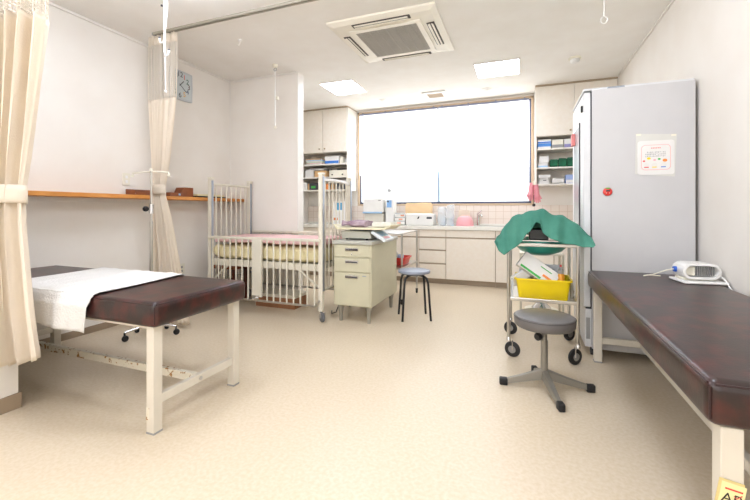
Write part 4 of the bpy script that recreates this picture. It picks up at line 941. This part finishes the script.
# ------------------------------------------------------------------ device on the right bed
zt = .656
r = root('treatment_device', (1.03, 2.93, zt), 'white oval open-fronted treatment device on the right bed', 'device')
def stad(w_, h_, n=10):
    rad = h_/2; pts = []
    for k in range(n+1): a = -PI/2+PI*k/n; pts.append((w_/2-rad+rad*math.cos(a), rad*math.sin(a)))
    for k in range(n+1): a = PI/2+PI*k/n; pts.append((-w_/2+rad+rad*math.cos(a), rad*math.sin(a)))
    return pts
M = Matrix.Translation((1.005, 2.93, zt+.072)) @ Matrix.Rotation(.12, 4, 'Z') @ Matrix.Scale(.92, 4)
def ringM(b, w0, h0, w1, h1, y0, y1):
    t = bmesh.new(); P0 = stad(w0, h0); P1 = stad(w1, h1); n = len(P0)
    rings = [[t.verts.new(M @ Vector((p[0], yy, p[1]+dz))) for p in P] for P, yy, dz in ((P1, y1-.02, 0), (P1, y0, 0), (P0, y0+.004, 0), (P0, y1-.02, 0), (stad(w0*.92, h0*.75), y1, 0))]
    for a, c in zip(rings, rings[1:]):
        for k in range(n): t.faces.new((a[k], a[(k+1) % n], c[(k+1) % n], c[k]))
    t.faces.new(rings[0]); t.faces.new(rings[-1]); bmesh.ops.recalc_face_normals(t, faces=t.faces[:]); return b._merge(t)
obj('shell', ringM(B(), .215, .105, .185, .075, -.08, .09), WHITEP, r, True)
b = B()
for k in range(9): b.box(-.02+k*.012, -.014+k*.012, -.05, -.045, -.030, .030, 0, M)
obj('grille', b, GREY, r); obj('inner_plate', B().box(-.085, -.03, -.055, -.05, -.03, .03, .004, M), IVORY, r)
obj('base_plate', B().box(-.12, .13, -.12, .09, -.077, -.062, .006, M), WHITEP, r)
obj('base_neck', B().box(-.09, .09, -.05, .07, -.062, -.045, .004, M), IVORY, r)
obj('blue_knob', B().wheel(tuple(M @ Vector((-.105, .02, 0))), tuple(M.to_3x3() @ Vector((1, 0, 0))), .018, .03, 16), mat('knob_blue', '#2B62C8', .3), r, True)
obj('power_cable', B().tube([(1.095, 2.97, zt+.06), (1.11, 2.93, zt+.055), (1.122, 2.86, zt+.03), (1.128, 2.78, zt-.03), (1.13, 2.7, .50), (1.13, 2.65, .30)], .004, 8), WHITEP, r, True)
obj('lead', B().tube([(.90, 2.93, zt+.075), (.86, 2.95, zt+.06), (.80, 3.0, zt+.02), (.76, 3.03, zt+.006), (.79, 3.07, zt+.006), (.86, 3.06, zt+.006)], .004, 8), IVORY, r, True)
o = obj('white_pad', pad(.885, 1.02, 2.86, 3.02, zt+.0, zt+.003, .0003, 3), PAPER, None, True)
bpy.data.objects.remove(o)
# tag on the near leg of the right bed
r = root('number_tag', (.515, 1.265, .33), 'cream paper tag lettered AP on the near leg of the right bed', 'tag')
M = Matrix.Translation((.507, 1.2645, .348)) @ Matrix.Rotation(.16, 4, 'Y')
TG = mat('tag_cream', '#EFE3A8', .6)
obj('back_tag', B().box(-.030, .024, .0, .0012, -.040, .046, 0, M), mat('tag_tan', '#DCC888', .6), r)
obj('front_tag', B().box(-.024, .028, -.0015, -.0003, -.045, .040, 0, M), TG, r)
T = M @ frameM((.002, -.0016, -.001), (1, 0, 0), (0, 0, 1)); text('lettering', 'AP', .036, T @ Matrix.Scale(1.0, 4), BLACKM, r, .0003)
obj('red_line', B().box(-.015, .022, -.0022, -.0015, .022, .026, 0, M), RED, r)
obj('red_tick', B().tube([M @ Vector(p) for p in ((.006, -.002, .010), (.011, -.002, .004), (.022, -.002, .016))], .001, 6), RED, r)
# floor cable by the cabinet
o = obj('power_cord', B().tube([(-1.93, 3.72, .005), (-1.88, 3.62, .005), (-1.82, 3.6, .03), (-1.79, 3.62, .12), (-1.775, 3.66, .25)], .005, 8), BLACK, None, True); tag(o, 'black power cord curling from the floor beside the drawer cabinet', 'cord')

# ------------------------------------------------------------------ light, camera
wd = bpy.data.worlds.new('world'); bpy.context.scene.world = wd; wd.use_nodes = True
wd.node_tree.nodes['Background'].inputs[0].default_value = (.8, .9, 1, 1); wd.node_tree.nodes['Background'].inputs[1].default_value = 1.0
f = 383.; th = math.atan(147/383)
cam = bpy.data.cameras.new('camera'); co = bpy.data.objects.new('camera', cam); C.objects.link(co); bpy.context.scene.camera = co
cam.sensor_width = 36; cam.lens = 36*f/750; cam.shift_y = -40/750; cam.clip_start = .02
co.location = (0, 0, 1.1); co.rotation_euler = (PI/2, 0, th)
sc = bpy.context.scene
sc.view_settings.view_transform = 'Standard'; sc.view_settings.look = 'None'; sc.view_settings.gamma = 1; sc.view_settings.exposure = 1.34
